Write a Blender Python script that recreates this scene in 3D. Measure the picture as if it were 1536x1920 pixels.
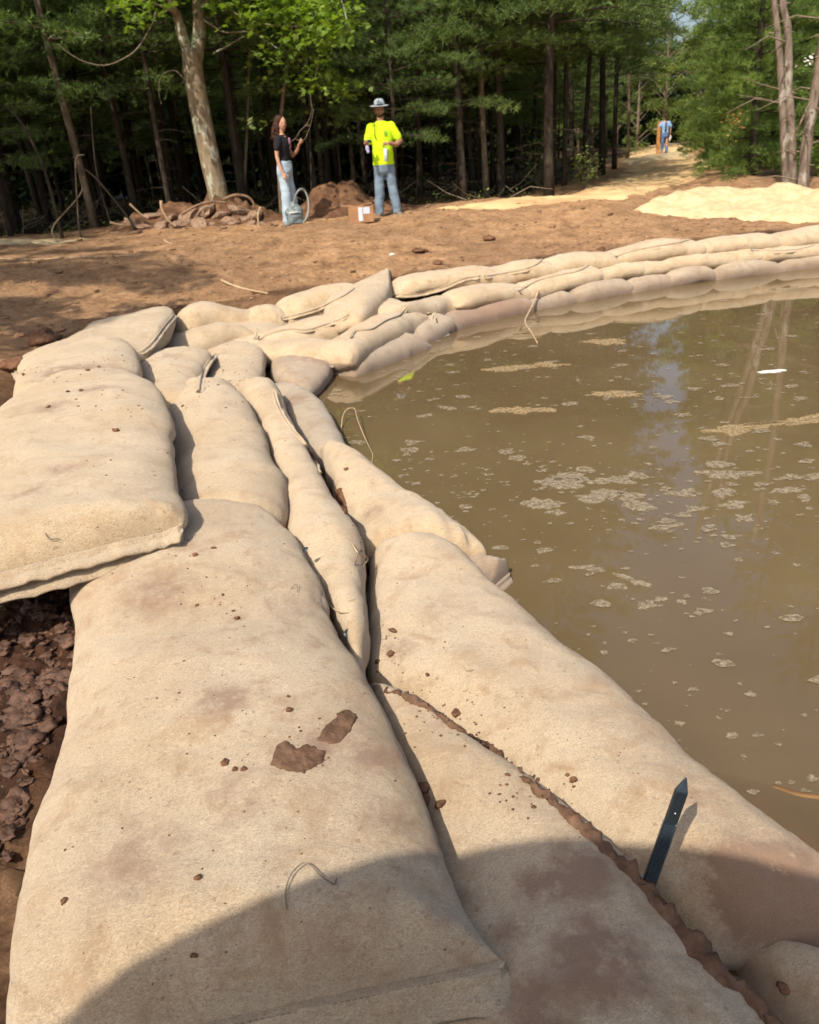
import bpy, bmesh, math, random
import numpy as np
from mathutils import Vector, Matrix
from mathutils.bvhtree import BVHTree
random.seed(7); RNG = np.random.default_rng(11)
for o in list(bpy.data.objects): bpy.data.objects.remove(o)
scene = bpy.context.scene; COL = scene.collection
R = math.radians

# ------------------------------------------------------------------ camera, sky, sun
PITCH, ROLL, CAMZ, FPX = 24.5, 4.4, 1.0, 1480.0
_p, _r = R(PITCH), R(ROLL)
F_ = np.array([0, math.cos(_p), -math.sin(_p)]); R0 = np.array([1., 0, 0]); U0 = np.array([0, math.sin(_p), math.cos(_p)])
R_ = math.cos(_r)*R0 - math.sin(_r)*U0; U_ = math.sin(_r)*R0 + math.cos(_r)*U0
CAM = np.array([0, 0, CAMZ])
cam_d = bpy.data.cameras.new('camera'); cam = bpy.data.objects.new('camera', cam_d); COL.objects.link(cam)
cam.matrix_world = Matrix(((R_[0], U_[0], -F_[0], 0), (R_[1], U_[1], -F_[1], 0), (R_[2], U_[2], -F_[2], CAMZ), (0, 0, 0, 1)))
cam_d.sensor_fit = 'HORIZONTAL'; cam_d.sensor_width = 36; cam_d.lens = 36*FPX/1536
cam_d.dof.use_dof = True; cam_d.dof.focus_distance = 2.1; cam_d.dof.aperture_fstop = 8.0; cam_d.clip_start = 0.02; cam_d.clip_end = 600
scene.camera = cam
SUN_AZ, SUN_EL = 30.0, 50.0            # light travels towards azimuth 30 deg right of +Y
w = bpy.data.worlds.new('World'); scene.world = w; w.use_nodes = True
nt = w.node_tree; nt.nodes.clear()
sky = nt.nodes.new('ShaderNodeTexSky'); sky.sky_type = 'NISHITA'; sky.sun_disc = False
sky.sun_elevation = R(SUN_EL); sky.sun_rotation = R(180+SUN_AZ); sky.dust_density = 4.0
bg = nt.nodes.new('ShaderNodeBackground'); bg.inputs[1].default_value = 0.15
wo = nt.nodes.new('ShaderNodeOutputWorld'); nt.links.new(sky.outputs[0], bg.inputs[0]); nt.links.new(bg.outputs[0], wo.inputs[0])
sl = bpy.data.lights.new('sun', 'SUN'); sl.energy = 4.6; sl.angle = R(0.53); sl.color = (1.0, 0.90, 0.75)
so = bpy.data.objects.new('sun', sl); COL.objects.link(so)
SD = Vector((math.sin(R(SUN_AZ))*math.cos(R(SUN_EL)), math.cos(R(SUN_AZ))*math.cos(R(SUN_EL)), -math.sin(R(SUN_EL))))
so.rotation_euler = SD.to_track_quat('-Z', 'Y').to_euler(); so.location = (-8, -12, 20)
vs = scene.view_settings; vs.view_transform = 'Standard'; vs.look = 'None'; vs.gamma = 1; vs.use_curve_mapping = False
vs.exposure = 0.22
scene.cycles.max_bounces = 8; scene.cycles.transparent_max_bounces = 12; scene.cycles.transmission_bounces = 4
scene.cycles.caustics_reflective = False; scene.cycles.caustics_refractive = False

# ------------------------------------------------------------------ helpers
def un(px, py, z):                     # the point at height z seen at a pixel of the photograph
    d = F_*FPX + R_*(px-768) - U_*(py-960); t = (z-CAMZ)/d[2]; return CAM + t*d
def ray(px, py):
    d = F_*FPX + R_*(px-768) - U_*(py-960); return d/np.linalg.norm(d)

def _h(ix, iy, iz, s):
    n = (ix*374761393 + iy*668265263 + iz*2147483647 + s*974711) & 0xffffffff
    n = ((n ^ (n >> 13))*1274126177) & 0xffffffff
    return ((n ^ (n >> 16)) & 0xffff)/32767.5 - 1
def vn(P, seed=0):
    P = np.asarray(P, float); I = np.floor(P).astype(np.int64); f = P-I; f = f*f*f*(f*(f*6-15)+10)
    out = 0
    for dx in (0, 1):
        for dy in (0, 1):
            for dz in (0, 1):
                wgt = (f[..., 0] if dx else 1-f[..., 0])*(f[..., 1] if dy else 1-f[..., 1])*(f[..., 2] if dz else 1-f[..., 2])
                out = out + wgt*_h(I[..., 0]+dx, I[..., 1]+dy, I[..., 2]+dz, seed)
    return out
def fbm(P, octv=4, seed=0):
    a, o, P = 1., 0., np.asarray(P, float)
    for k in range(octv): o = o + a*vn(P, seed+k*17); P = P*2.03+3.1; a *= .5
    return o

def link(name, me, mat=None, parent=None, loc=None):
    o = bpy.data.objects.new(name, me); COL.objects.link(o)
    if mat is not None and me is not None:
        for m in (mat if isinstance(mat, (list, tuple)) else [mat]): me.materials.append(m)
    if loc is not None: o.location = loc
    if parent is not None: o.parent = parent
    return o
def tag(o, label=None, cat=None, group=None, kind=None):
    if label: o['label'] = label
    if cat: o['category'] = cat
    if group: o['group'] = group
    if kind: o['kind'] = kind
    return o
def empty(name, loc=(0, 0, 0), rz=0):
    o = bpy.data.objects.new(name, None); COL.objects.link(o); o.location = loc; o.rotation_euler = (0, 0, rz); o.empty_display_size = .1
    return o
def mesh(name, V, Fc, smooth=True):
    me = bpy.data.meshes.new(name); V = np.asarray(V, np.float32)
    if isinstance(Fc, np.ndarray):
        n, k = Fc.shape
        me.vertices.add(len(V)); me.vertices.foreach_set('co', V.ravel())
        me.loops.add(n*k); me.loops.foreach_set('vertex_index', Fc.astype(np.int32).ravel())
        me.polygons.add(n); me.polygons.foreach_set('loop_start', np.arange(0, n*k, k, dtype=np.int32))
        me.polygons.foreach_set('loop_total', np.full(n, k, dtype=np.int32)); me.update(calc_edges=True)
    else:
        me.from_pydata(V.tolist(), [], [list(map(int, f)) for f in Fc])
    if smooth: me.polygons.foreach_set('use_smooth', np.ones(len(me.polygons), bool))
    me.update(); return me
class MB:
    def __init__(s): s.V = []; s.F = []; s.n = 0
    def add(s, V, Fc):
        V = np.asarray(V, float); s.V.append(V); s.F += [tuple(int(i)+s.n for i in f) for f in Fc]; s.n += len(V)
    def box(s, c, d, M=None):
        v = np.array([(x, y, z) for x in (-.5, .5) for y in (-.5, .5) for z in (-.5, .5)])*np.array(d)
        if M is not None: v = v @ np.array(M.to_3x3()).T
        s.add(v+np.array(c), [(0, 1, 3, 2), (4, 6, 7, 5), (0, 4, 5, 1), (2, 3, 7, 6), (0, 2, 6, 4), (1, 5, 7, 3)])
    def tube(s, P, rad, n=6, caps=True, flat=1.0):
        P = np.asarray(P, float); m = len(P); rad = np.full(m, rad) if np.isscalar(rad) else np.asarray(rad, float)
        T = np.gradient(P, axis=0); T /= np.linalg.norm(T, axis=1)[:, None]+1e-9
        a = np.array([0, 0, 1.]) if abs(T[0][2]) < .9 else np.array([1., 0, 0])
        V = []
        for i in range(m):
            u = np.cross(T[i], a); u /= np.linalg.norm(u)+1e-9; v = np.cross(u, T[i]); a = v
            th = np.arange(n)*2*math.pi/n
            V.append(P[i]+rad[i]*(np.cos(th)[:, None]*u+flat*np.sin(th)[:, None]*v))
        Fc = [(i*n+j, i*n+(j+1) % n, (i+1)*n+(j+1) % n, (i+1)*n+j) for i in range(m-1) for j in range(n)]
        if caps: Fc += [tuple(range(n-1, -1, -1)), tuple((m-1)*n+j for j in range(n))]
        s.add(np.concatenate(V), Fc)
    def build(s, name, mat, parent=None, loc=(0, 0, 0), smooth=True):
        V = np.concatenate(s.V)-(np.array(loc) if parent is None else 0)
        return link(name, mesh(name, V, s.F, smooth), mat, parent, loc if parent is None else None)
def ball(mb, c, r, n=10, m=7, M=None):
    V = []; r = np.array(r)*np.ones(3)
    for i in range(m+1):
        ph = math.pi*i/m
        for j in range(n): th = 2*math.pi*j/n; V.append((r[0]*math.sin(ph)*math.cos(th), r[1]*math.sin(ph)*math.sin(th), r[2]*math.cos(ph)))
    V = np.array(V)
    if M is not None: V = V @ np.array(M.to_3x3()).T
    mb.add(V+np.array(c), [(i*n+j, (i+1)*n+j, (i+1)*n+(j+1) % n, i*n+(j+1) % n) for i in range(m) for j in range(n)])
def catmull(P, n):
    P = np.asarray(P, float); Q = np.vstack([2*P[0]-P[1], P, 2*P[-1]-P[-2]]); m = len(P)-1
    t = np.linspace(0, m, n); i = np.minimum(t.astype(int), m-1); u = (t-i)[:, None]
    a, b, c, d = Q[i], Q[i+1], Q[i+2], Q[i+3]
    return .5*((2*b)+(-a+c)*u+(2*a-5*b+4*c-d)*u**2+(-a+3*b-3*c+d)*u**3)
def even(P, n):                        # even arc-length resampling of a Catmull curve (first three columns give the length)
    Q = catmull(P, 200); L = np.r_[0, np.cumsum(np.linalg.norm(np.diff(Q[:, :3], axis=0), axis=1))]
    s = np.linspace(0, L[-1], n); return np.stack([np.interp(s, L, Q[:, k]) for k in range(Q.shape[1])], 1), L[-1]

# ------------------------------------------------------------------ materials
class NT:
    def __init__(s, name):
        s.m = bpy.data.materials.new(name); s.m.use_nodes = True; s.t = s.m.node_tree; s.t.nodes.clear()
        s.out = s.n('ShaderNodeOutputMaterial'); s.b = s.n('ShaderNodeBsdfPrincipled'); s.l(s.b.outputs[0], s.out.inputs[0])
        s.b.inputs['Roughness'].default_value = .9; s.b.inputs['Specular IOR Level'].default_value = .2
    def n(s, t, **k):
        x = s.t.nodes.new(t)
        for a, v in k.items(): setattr(x, a, v)
        return x
    def l(s, a, b): s.t.links.new(a, b)
    def noise(s, scale, detail=4, vec=None, sc=None, rough=.55, dist=0):
        x = s.n('ShaderNodeTexNoise'); x.inputs['Scale'].default_value = scale; x.inputs['Detail'].default_value = detail
        x.inputs['Roughness'].default_value = rough; x.inputs['Distortion'].default_value = dist
        if vec is not None:
            if sc is not None:
                mp = s.n('ShaderNodeMapping'); mp.inputs['Scale'].default_value = sc; s.l(vec, mp.inputs[0]); vec = mp.outputs[0]
            s.l(vec, x.inputs[0])
        return x.outputs[0]
    def ramp(s, f, stops):
        x = s.n('ShaderNodeValToRGB'); e = x.color_ramp.elements
        while len(e) < len(stops): e.new(.5)
        for q, (p, c) in zip(e, stops): q.position = p; q.color = (c if len(c) == 4 else (*c, 1)) if not isinstance(c, (int, float)) else (c, c, c, 1)
        s.l(f, x.inputs[0]); return x.outputs[0]
    def mix(s, f, a, b, mode='MIX'):
        x = s.n('ShaderNodeMix', data_type='RGBA', blend_type=mode)
        for v, i in ((f, 0), (a, 6), (b, 7)):
            if isinstance(v, (int, float)): x.inputs[i].default_value = v if i == 0 else (v, v, v, 1)
            elif isinstance(v, tuple): x.inputs[i].default_value = (*v, 1)
            else: s.l(v, x.inputs[i])
        return x.outputs[2]
    def math(s, op, a, b=0., clamp=False):
        x = s.n('ShaderNodeMath', operation=op, use_clamp=clamp)
        for v, i in ((a, 0), (b, 1)):
            if isinstance(v, (int, float)): x.inputs[i].default_value = v
            else: s.l(v, x.inputs[i])
        return x.outputs[0]
    def bump(s, h, strength=.3, dist=.01, nrm=None):
        x = s.n('ShaderNodeBump'); x.inputs['Strength'].default_value = strength; x.inputs['Distance'].default_value = dist
        s.l(h, x.inputs['Height'])
        if nrm is not None: s.l(nrm, x.inputs['Normal'])
        return x.outputs[0]
    def coord(s, rnd=False, world=False):
        if world: c = s.n('ShaderNodeNewGeometry').outputs['Position']
        else: c = s.n('ShaderNodeTexCoord').outputs['Object']
        if rnd:
            oi = s.n('ShaderNodeObjectInfo'); v = s.n('ShaderNodeVectorMath', operation='ADD'); mu = s.n('ShaderNodeMath', operation='MULTIPLY'); mu.inputs[1].default_value = 37
            s.l(oi.outputs['Random'], mu.inputs[0]); s.l(c, v.inputs[0]); s.l(mu.outputs[0], v.inputs[1]); c = v.outputs[0]; s.rand = oi.outputs['Random']
        return c
    def base(s, c):
        if isinstance(c, tuple): s.b.inputs['Base Color'].default_value = (*c, 1)
        else: s.l(c, s.b.inputs['Base Color'])

def simple(name, c, c2=None, scale=8, rough=.85, bump=.3, bscale=60, bd=.004, world=False, spec=.25, metal=0):
    t = NT(name); v = t.coord(rnd=not world, world=world); c2 = c2 or tuple(x*.6 for x in c)
    t.base(t.ramp(t.noise(scale, 6, v), [(.3, c2), (.68, c)]))
    t.b.inputs['Roughness'].default_value = rough; t.b.inputs['Specular IOR Level'].default_value = spec; t.b.inputs['Metallic'].default_value = metal
    if bump: t.l(t.bump(t.noise(bscale, 4, v), bump, bd), t.b.inputs['Normal'])
    return t.m

def felt_mat(name, a, b, stain, dirt=(.23, .125, .07)):
    t = NT(name); v = t.coord(rnd=True)
    big = t.noise(2.6, 5, v, rough=.6); med = t.noise(9, 6, v, rough=.65, dist=.4)
    col = t.mix(t.ramp(big, [(.35, 0.), (.65, 1.)]), a, b)
    vr = t.n('ShaderNodeVectorRotate'); vr.inputs['Angle'].default_value = .9; vr.inputs['Axis'].default_value = (.3, .2, 1); t.l(v, vr.inputs[0]); fib1 = t.noise(70, 4, v, (1, 3.2, 2), rough=.7, dist=2.2); fib2 = t.noise(85, 4, vr.outputs[0], (3.2, 1, 2), rough=.7, dist=2.2)
    fib = t.math('MULTIPLY', t.math('ADD', fib1, fib2), .5)
    col = t.mix(1., col, t.ramp(fib, [(.37, (.54, .50, .44)), (.5, (1., 1., 1.)), (.63, (1.42, 1.40, 1.34))]), 'MULTIPLY')
    col = t.mix(t.math('MULTIPLY', t.ramp(med, [(.50, 0.), (.74, 1.)]), stain), col, (a[0]*.74, a[1]*.60, a[2]*.46))
    speck = t.noise(42, 3, v, rough=.5); col = t.mix(t.math('MULTIPLY', t.ramp(speck, [(.67, 0.), (.71, 1.)]), .55), col, dirt)
    at = t.n('ShaderNodeAttribute', attribute_name='dirt').outputs['Fac']
    dn = t.ramp(t.noise(14, 8, v, rough=.75), [(.3, .1), (.62, 1.)])
    df = t.ramp(t.math('MULTIPLY', at, dn), [(.12, 0.), (.55, 1.)])
    col = t.mix(t.math('MULTIPLY', df, .8), col, dirt)
    pos = t.n('ShaderNodeNewGeometry').outputs['Position']; sx = t.n('ShaderNodeSeparateXYZ'); t.l(pos, sx.inputs[0])
    wob = t.math('MULTIPLY', t.noise(7, 5, v), .07)
    wet = t.ramp(t.math('SUBTRACT', sx.outputs[2], wob), [(0., 0.), (1., 1.)])
    wz = t.n('ShaderNodeMapRange'); wz.inputs[1].default_value = -.64; wz.inputs[2].default_value = -.73; t.l(t.math('SUBTRACT', sx.outputs[2], wob), wz.inputs[0])
    col = t.mix(t.math('MULTIPLY', wz.outputs[0], .7), col, (.19, .125, .085))
    t.base(col)
    nb = t.bump(fib, .9, .007); nb = t.bump(t.noise(38, 5, v, rough=.6), .35, .006, nb); nb = t.bump(med, .25, .02, nb)
    t.l(nb, t.b.inputs['Normal']); t.b.inputs['Roughness'].default_value = .95; t.b.inputs['Specular IOR Level'].default_value = .08
    t.b.inputs['Sheen Weight'].default_value = .25; t.b.inputs['Sheen Roughness'].default_value = .6
    return t.m
FELT = felt_mat('tan_felt', (.46, .345, .215), (.53, .42, .285), .7)
FELT_NEAR = felt_mat('tan_felt_stained', (.43, .315, .195), (.50, .395, .27), .95)
FELT_WET = felt_mat('damp_grey_felt', (.34, .265, .185), (.41, .335, .245), .8)
FELT_MUD = felt_mat('muddy_felt', (.33, .235, .155), (.42, .33, .235), .9)
HEM = felt_mat('hem_felt', (.42, .325, .21), (.50, .40, .28), .6)
def ground_mat():
    t = NT('brown_soil'); v = t.coord(world=True)
    big = t.noise(.5, 6, v, rough=.6); med = t.noise(3.2, 9, v, rough=.7)
    col = t.ramp(med, [(.32, (.29, .16, .08)), (.52, (.57, .34, .18)), (.7, (.70, .44, .25))])
    col = t.mix(t.ramp(big, [(.4, 0.), (.62, .5)]), col, (.33, .20, .115))
    at = t.n('ShaderNodeAttribute', attribute_name='mud').outputs['Fac']
    mudc = t.ramp(t.noise(9, 9, v, rough=.72), [(.34, (.055, .026, .015)), (.55, (.135, .065, .038)), (.72, (.24, .125, .07))])
    col = t.mix(at, col, mudc)
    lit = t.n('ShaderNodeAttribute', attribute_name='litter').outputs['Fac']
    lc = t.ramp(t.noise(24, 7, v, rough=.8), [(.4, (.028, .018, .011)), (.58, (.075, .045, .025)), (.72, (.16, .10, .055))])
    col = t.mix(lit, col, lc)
    st = t.noise(60, 3, v, rough=.6); col = t.mix(t.ramp(st, [(.68, 0.), (.74, .6)]), col, (.5, .36, .24))
    col = t.mix(1., col, t.ramp(t.noise(17, 6, v, rough=.75), [(.36, (.62, .58, .55)), (.5, (1., 1., 1.)), (.66, (1.18, 1.16, 1.12))]), 'MULTIPLY')
    t.base(col); rg = t.ramp(t.noise(6, 5, v), [(.4, .45), (.6, .8)]); rr = t.mix(at, .95, rg); t.l(rr, t.b.inputs['Roughness'])
    nb = t.bump(t.noise(6, 12, v, rough=.78), 1., .12); nb = t.bump(t.noise(60, 5, v, rough=.7), .6, .012, nb); t.l(nb, t.b.inputs['Normal'])
    return t.m
SOIL = ground_mat()
def soilish(name, c0, c1, c2, sc=7, bd=.03, rough=.9, spec=.2):
    t = NT(name); v = t.coord(world=True)
    t.base(t.ramp(t.noise(sc, 9, v, rough=.72), [(.33, c0), (.52, c1), (.7, c2)])); t.b.inputs['Roughness'].default_value = rough; t.b.inputs['Specular IOR Level'].default_value = spec
    nb = t.bump(t.noise(sc*2.2, 9, v, rough=.72), .7, bd); t.l(t.bump(t.noise(90, 5, v), .4, .006, nb), t.b.inputs['Normal']); return t.m
MUD = soilish('wet_mud', (.04, .02, .012), (.105, .054, .034), (.19, .10, .062), 22, .012, .55, .45)
CLAY = soilish('reddish_clod', (.075, .035, .02), (.17, .085, .048), (.30, .16, .09), 30, .012, .75)
DRYMUD = soilish('drying_mud', (.09, .05, .03), (.145, .083, .052), (.21, .125, .08), 26, .008, .9)
SAND = soilish('straw_coloured_sand', (.47, .35, .19), (.60, .475, .28), (.68, .56, .36), 6, .05)
PATHM = soilish('sandy_path', (.38, .21, .11), (.60, .43, .22), (.72, .56, .31), .55, .03)
MOUND = soilish('dark_spoil', (.07, .035, .02), (.15, .08, .045), (.27, .15, .085), 5, .05)
ROCK = simple('pale_rock', (.36, .25, .175), (.15, .085, .055), 5, .9, .6, 40, .01)
def bark_mat(name, a, b, patch=None, pv=.6):
    t = NT(name); v = t.coord(rnd=True)
    n1 = t.noise(14, 7, v, (1, 1, .25), rough=.65); col = t.ramp(n1, [(.35, a), (.65, b)])
    if patch: col = t.mix(t.math('MULTIPLY', t.ramp(t.noise(5.5, 6, v, (1, 1, .55), rough=.6), [(pv, 0.), (pv+.06, 1.)]), .85), col, patch)
    t.base(col); t.l(t.bump(t.noise(45, 6, v, (1, 1, .3)), .7, .02), t.b.inputs['Normal']); return t.m
BARK = bark_mat('pine_bark', (.024, .018, .013), (.07, .056, .042))  # kept very dark, the shade on the trunks is put into the bark colour
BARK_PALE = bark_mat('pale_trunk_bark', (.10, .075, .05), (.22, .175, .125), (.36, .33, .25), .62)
BARK_RED = bark_mat('brown_flaky_bark', (.09, .068, .052), (.25, .20, .16), (.34, .31, .27), .58)
MAPLE = bark_mat('lichen_bark', (.15, .115, .075), (.33, .27, .18), (.46, .47, .37), .53)
TWIG = simple('grey_twig', (.26, .21, .16), (.12, .09, .06), 20)
STICK = simple('pale_stick', (.52, .40, .27), (.33, .22, .13), 20)
def leaf_mat(name, a, b, tr=.35, dead=None, rough=.55):
    t = NT(name); g = t.coord(world=True)
    gi = t.n('ShaderNodeNewGeometry'); rnd = gi.outputs['Random Per Island']
    col = t.mix(rnd, a, b)
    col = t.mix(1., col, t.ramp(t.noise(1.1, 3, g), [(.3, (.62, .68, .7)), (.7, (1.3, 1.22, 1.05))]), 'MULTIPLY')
    if dead: col = t.mix(t.ramp(t.noise(.9, 2, g), [(.68, 0.), (.74, 1.)]), col, dead)
    t.base(col); t.b.inputs['Roughness'].default_value = rough; t.b.inputs['Specular IOR Level'].default_value = .3
    tl = t.n('ShaderNodeBsdfTranslucent'); t.l(t.mix(1., col, (1.3, 1.4, .5), 'MULTIPLY'), tl.inputs[0])
    mx = t.n('ShaderNodeMixShader'); mx.inputs[0].default_value = tr; t.l(t.b.outputs[0], mx.inputs[1]); t.l(tl.outputs[0], mx.inputs[2]); t.l(mx.outputs[0], t.out.inputs[0])
    return t.m
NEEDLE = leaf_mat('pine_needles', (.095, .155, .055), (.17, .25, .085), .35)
NEEDLE_LIT = leaf_mat('sunlit_young_needles', (.13, .21, .055), (.23, .32, .10), .4)  # brighter copy of the needle green, sunlight on the young pines put into the colour
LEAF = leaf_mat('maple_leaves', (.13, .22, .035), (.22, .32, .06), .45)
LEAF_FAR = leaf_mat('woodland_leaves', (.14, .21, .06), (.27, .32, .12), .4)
LEAF_DEEP = leaf_mat('shaded_woods_leaves', (.03, .055, .02), (.05, .08, .03), .2)  # shade of the wood interior put into the leaf colour
# ------------------------------------------------------------------ terrain
WATER_Z = -.74
POND = np.array([(-.62, -3.0), (-.78, -.5), (-.86, .55), (-.90, 1.0), (-1.02, 1.5), (-1.12, 2.0), (-1.16, 2.5), (-1.3, 2.95), (-1.9, 3.3), (-2.3, 3.9), (-2.55, 4.8), (-3.0, 5.6), (-3.0, 6.6), (-2.75, 7.7), (-2.2, 8.55),
    (-1.5, 8.85), (-.8, 9.15), (0, 9.55), (1, 9.95), (2, 10.35), (3, 10.7), (4, 10.95), (5.8, 11.4), (8, 11.9), (11, 11.5), (13, 9), (13.5, 5), (12, 0), (8, -4), (2, -5)])
def sdist(X, Y, poly=POND):            # signed distance, positive outside
    P = np.stack([X, Y], -1); d = np.full(X.shape, 1e9); ins = np.zeros(X.shape, bool)
    for i in range(len(poly)):
        a, b = poly[i], poly[(i+1) % len(poly)]; ab = b-a
        t = np.clip(((P-a)@ab)/(ab@ab), 0, 1); q = P-a-t[..., None]*ab; d = np.minimum(d, np.hypot(q[..., 0], q[..., 1]))
        c = ((a[1] > Y) != (b[1] > Y)) & (X < (b[0]-a[0])*(Y-a[1])/(b[1]-a[1]+1e-12)+a[0]); ins ^= c
    return np.where(ins, -d, d)
sm = lambda t: np.clip(t, 0, 1)**2*(3-2*np.clip(t, 0, 1))
def mound_h(X, Y, pts):                # gaussian humps
    z = np.zeros_like(X)
    for (cx, cy, rx, ry, h) in pts: z = np.maximum(z, h*np.exp(-((X-cx)/rx)**2-((Y-cy)/ry)**2))
    return z
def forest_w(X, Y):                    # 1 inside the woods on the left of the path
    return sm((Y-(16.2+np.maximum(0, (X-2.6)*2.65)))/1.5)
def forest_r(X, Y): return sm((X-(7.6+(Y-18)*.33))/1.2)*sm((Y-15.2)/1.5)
def H(X, Y, fine=True):
    X = np.asarray(X, float); Y = np.asarray(Y, float)
    s = sdist(X, Y); near = 1-sm((Y-2.2)/2.0)
    lip = -.36-.10*near
    z = lip+(-.0-lip)*sm(s/3.8)
    z = np.where(s < 0, lip-(1.25+lip)*sm(-s/1.0+.02), z)
    P = np.stack([X, Y, np.zeros_like(X)], -1)
    out = sm(s/.25+.6)
    z = z+out*(.05*fbm(P*.55, 3, 3)*sm(s/2)+.022*fbm(P*2.3, 3, 5))
    if fine:
        z = z+out*(.010*fbm(P*9, 3, 9)+.016*fbm(P*4.3, 3, 13)*sm(Y/4)-.02*np.clip(vn(P*3.1, 77)-.25, 0, 1))
        m = near*sm(s/.1+1)*(1-sm((s-1.5)/1))
        z = z+m*(.035*np.abs(fbm(P*7, 4, 21))+.014*fbm(P*26, 3, 31)-.02)
    return z
def axis(parts):
    out = []
    for a, b, st in parts: out.append(np.arange(a, b, st))
    return np.concatenate(out+[[parts[-1][1]]])
xs = axis([(-320, -60, 20), (-60, -12, 1.2), (-12, -3, .09), (-3, -1.75, .045), (-1.75, -.78, .0125), (-.78, 7, .065), (7, 12, .12), (12, 60, 1.2), (60, 320, 20)])
ys = axis([(-60, -4, 3), (-4, .3, .12), (.3, 2.7, .0135), (2.7, 3.2, .05), (3.2, 17, .065), (17, 24, .15), (24, 60, .7), (60, 420, 15)])
X, Y = np.meshgrid(xs, ys, indexing='ij'); Z = H(X, Y)
nx, ny = X.shape; idx = np.arange(nx*ny).reshape(nx, ny)
Fq = np.stack([idx[:-1, :-1], idx[1:, :-1], idx[1:, 1:], idx[:-1, 1:]], -1).reshape(-1, 4)
me = mesh('ground', np.stack([X, Y, Z], -1).reshape(-1, 3), Fq)
S = sdist(X, Y)
mudf = np.clip((1-sm((Y-2.6)/3.5))*(1-sm((S-2.2)/1.5))+ (1-sm((S-.12)/.35))*.75+(Z < -.8)*1., 0, 1)
mudf = np.clip(mudf*(1.0+.5*fbm(np.stack([X, Y, X*0], -1)*1.5, 3, 8)), 0, 1)
a = me.attributes.new('mud', 'FLOAT', 'POINT'); a.data.foreach_set('value', mudf.ravel().astype(np.float32))
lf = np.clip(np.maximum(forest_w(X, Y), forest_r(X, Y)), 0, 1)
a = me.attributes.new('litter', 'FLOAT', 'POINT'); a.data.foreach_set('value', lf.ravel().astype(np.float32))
ground = tag(link('ground', me, SOIL), kind='structure')

# water
def water_mat():
    t = NT('murky_pond_water'); v = t.coord(world=True)
    t.b.inputs['Roughness'].default_value = .02; t.b.inputs['IOR'].default_value = 1.5; t.b.inputs['Specular IOR Level'].default_value = .5
    t.base(t.ramp(t.noise(.7, 5, v), [(.35, (.115, .08, .040)), (.65, (.145, .104, .054))]))
    t.l(t.bump(t.noise(3.5, 3, v, (1, .5, 1)), .02, .02), t.b.inputs['Normal'])
    tr = t.n('ShaderNodeBsdfTransparent'); tr.inputs[0].default_value = (.75, .55, .35, 1)
    mx = t.n('ShaderNodeMixShader'); mx.inputs[0].default_value = .74; t.l(tr.outputs[0], mx.inputs[1]); t.l(t.b.outputs[0], mx.inputs[2])
    lw = t.n('ShaderNodeFresnel'); lw.inputs[0].default_value = 1.33
    mf = t.math('ADD', t.math('MULTIPLY', lw.outputs[0], .25), .74, True); t.l(mf, mx.inputs[0]); t.l(mx.outputs[0], t.out.inputs[0])
    return t.m
wm = mesh('water', [(x, y, WATER_Z) for x, y in POND], [tuple(range(len(POND)))], False)
tag(link('water', wm, water_mat()), kind='structure')

def sheet(name, poly, mat, lift=.02, amp=.02, step=.12, kind='structure', humps=None, base0=None):
    poly = np.array(poly); x0, y0 = poly.min(0); x1, y1 = poly.max(0)
    X, Y = np.meshgrid(np.arange(x0, x1+step, step), np.arange(y0, y1+step, step), indexing='ij')
    d = -sdist(X, Y, poly); P = np.stack([X, Y, X*0], -1); e = sm((d+.15*fbm(P*1.5, 3, 2))/.25)
    Z = H(X, Y)-.05+e*(.05+lift+amp*(1+fbm(P*3, 3, 4)))
    if humps is not None: Z = Z+mound_h(X, Y, humps)*e*(1+.12*fbm(P*2.2, 3, 6))
    keep = d > -.3; idx = np.arange(X.size).reshape(X.shape)
    k = keep[:-1, :-1] & keep[1:, :-1] & keep[1:, 1:] & keep[:-1, 1:]
    Fq = np.stack([idx[:-1, :-1], idx[1:, :-1], idx[1:, 1:], idx[:-1, 1:]], -1)[k]
    used = np.unique(Fq); rm = np.zeros(X.size, int); rm[used] = np.arange(len(used))
    V = np.stack([X, Y, Z], -1).reshape(-1, 3)[used]
    return link(name, mesh(name, V, rm[Fq]), mat)
pp = lambda L, z=0: [tuple(un(a, b, z)[:2]) for a, b in L]
path = sheet('path', pp([(800, 397), (900, 384), (1040, 370), (1110, 350), (1165, 325), (1180, 303), (1178, 288), (1225, 272), (1290, 262), (1318, 268), (1290, 285), (1325, 296), (1335, 318), (1320, 338), (1240, 352), (1190, 372), (1100, 380), (960, 390)]), PATHM, .01, .02, .14)
tag(path, kind='structure')
berm = sheet('sand_berm', pp([(1168, 306), (1210, 292), (1290, 288), (1300, 296), (1240, 303), (1180, 312)]), SAND, .05, .03, .12)
tag(berm, 'low pale berm of sand lying across the path before the walker', 'sand berm')
strip = sheet('straw_mat', pp([(-80, 462), (0, 452), (165, 447), (172, 452), (90, 460), (0, 466), (-80, 475)]), SAND, .0, .012, .06)
tag(strip, 'thin pale straw-coloured strip on the soil by the dark wood', 'straw mat')
pile = sheet('sand_pile', [(3.9, 13.45), (4.5, 14.2), (5.5, 14.6), (6.6, 14.4), (9.5, 14.2), (9.5, 11.9), (8, 11.9), (6.0, 11.75), (5.2, 12.2), (4.5, 12.9)], SAND, .02, .01, .05,
    humps=[(4.9, 13.7, .6, .5, .15), (5.5, 13.9, .6, .5, .17), (6.1, 13.6, .6, .6, .17), (6.6, 13.6, .6, .7, .20), (7.1, 13.0, .7, .8, .28), (7.8, 12.8, .9, .9, .40), (6.2, 12.6, .8, .5, .12), (8.9, 12.8, 1, .9, .4)])
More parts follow.
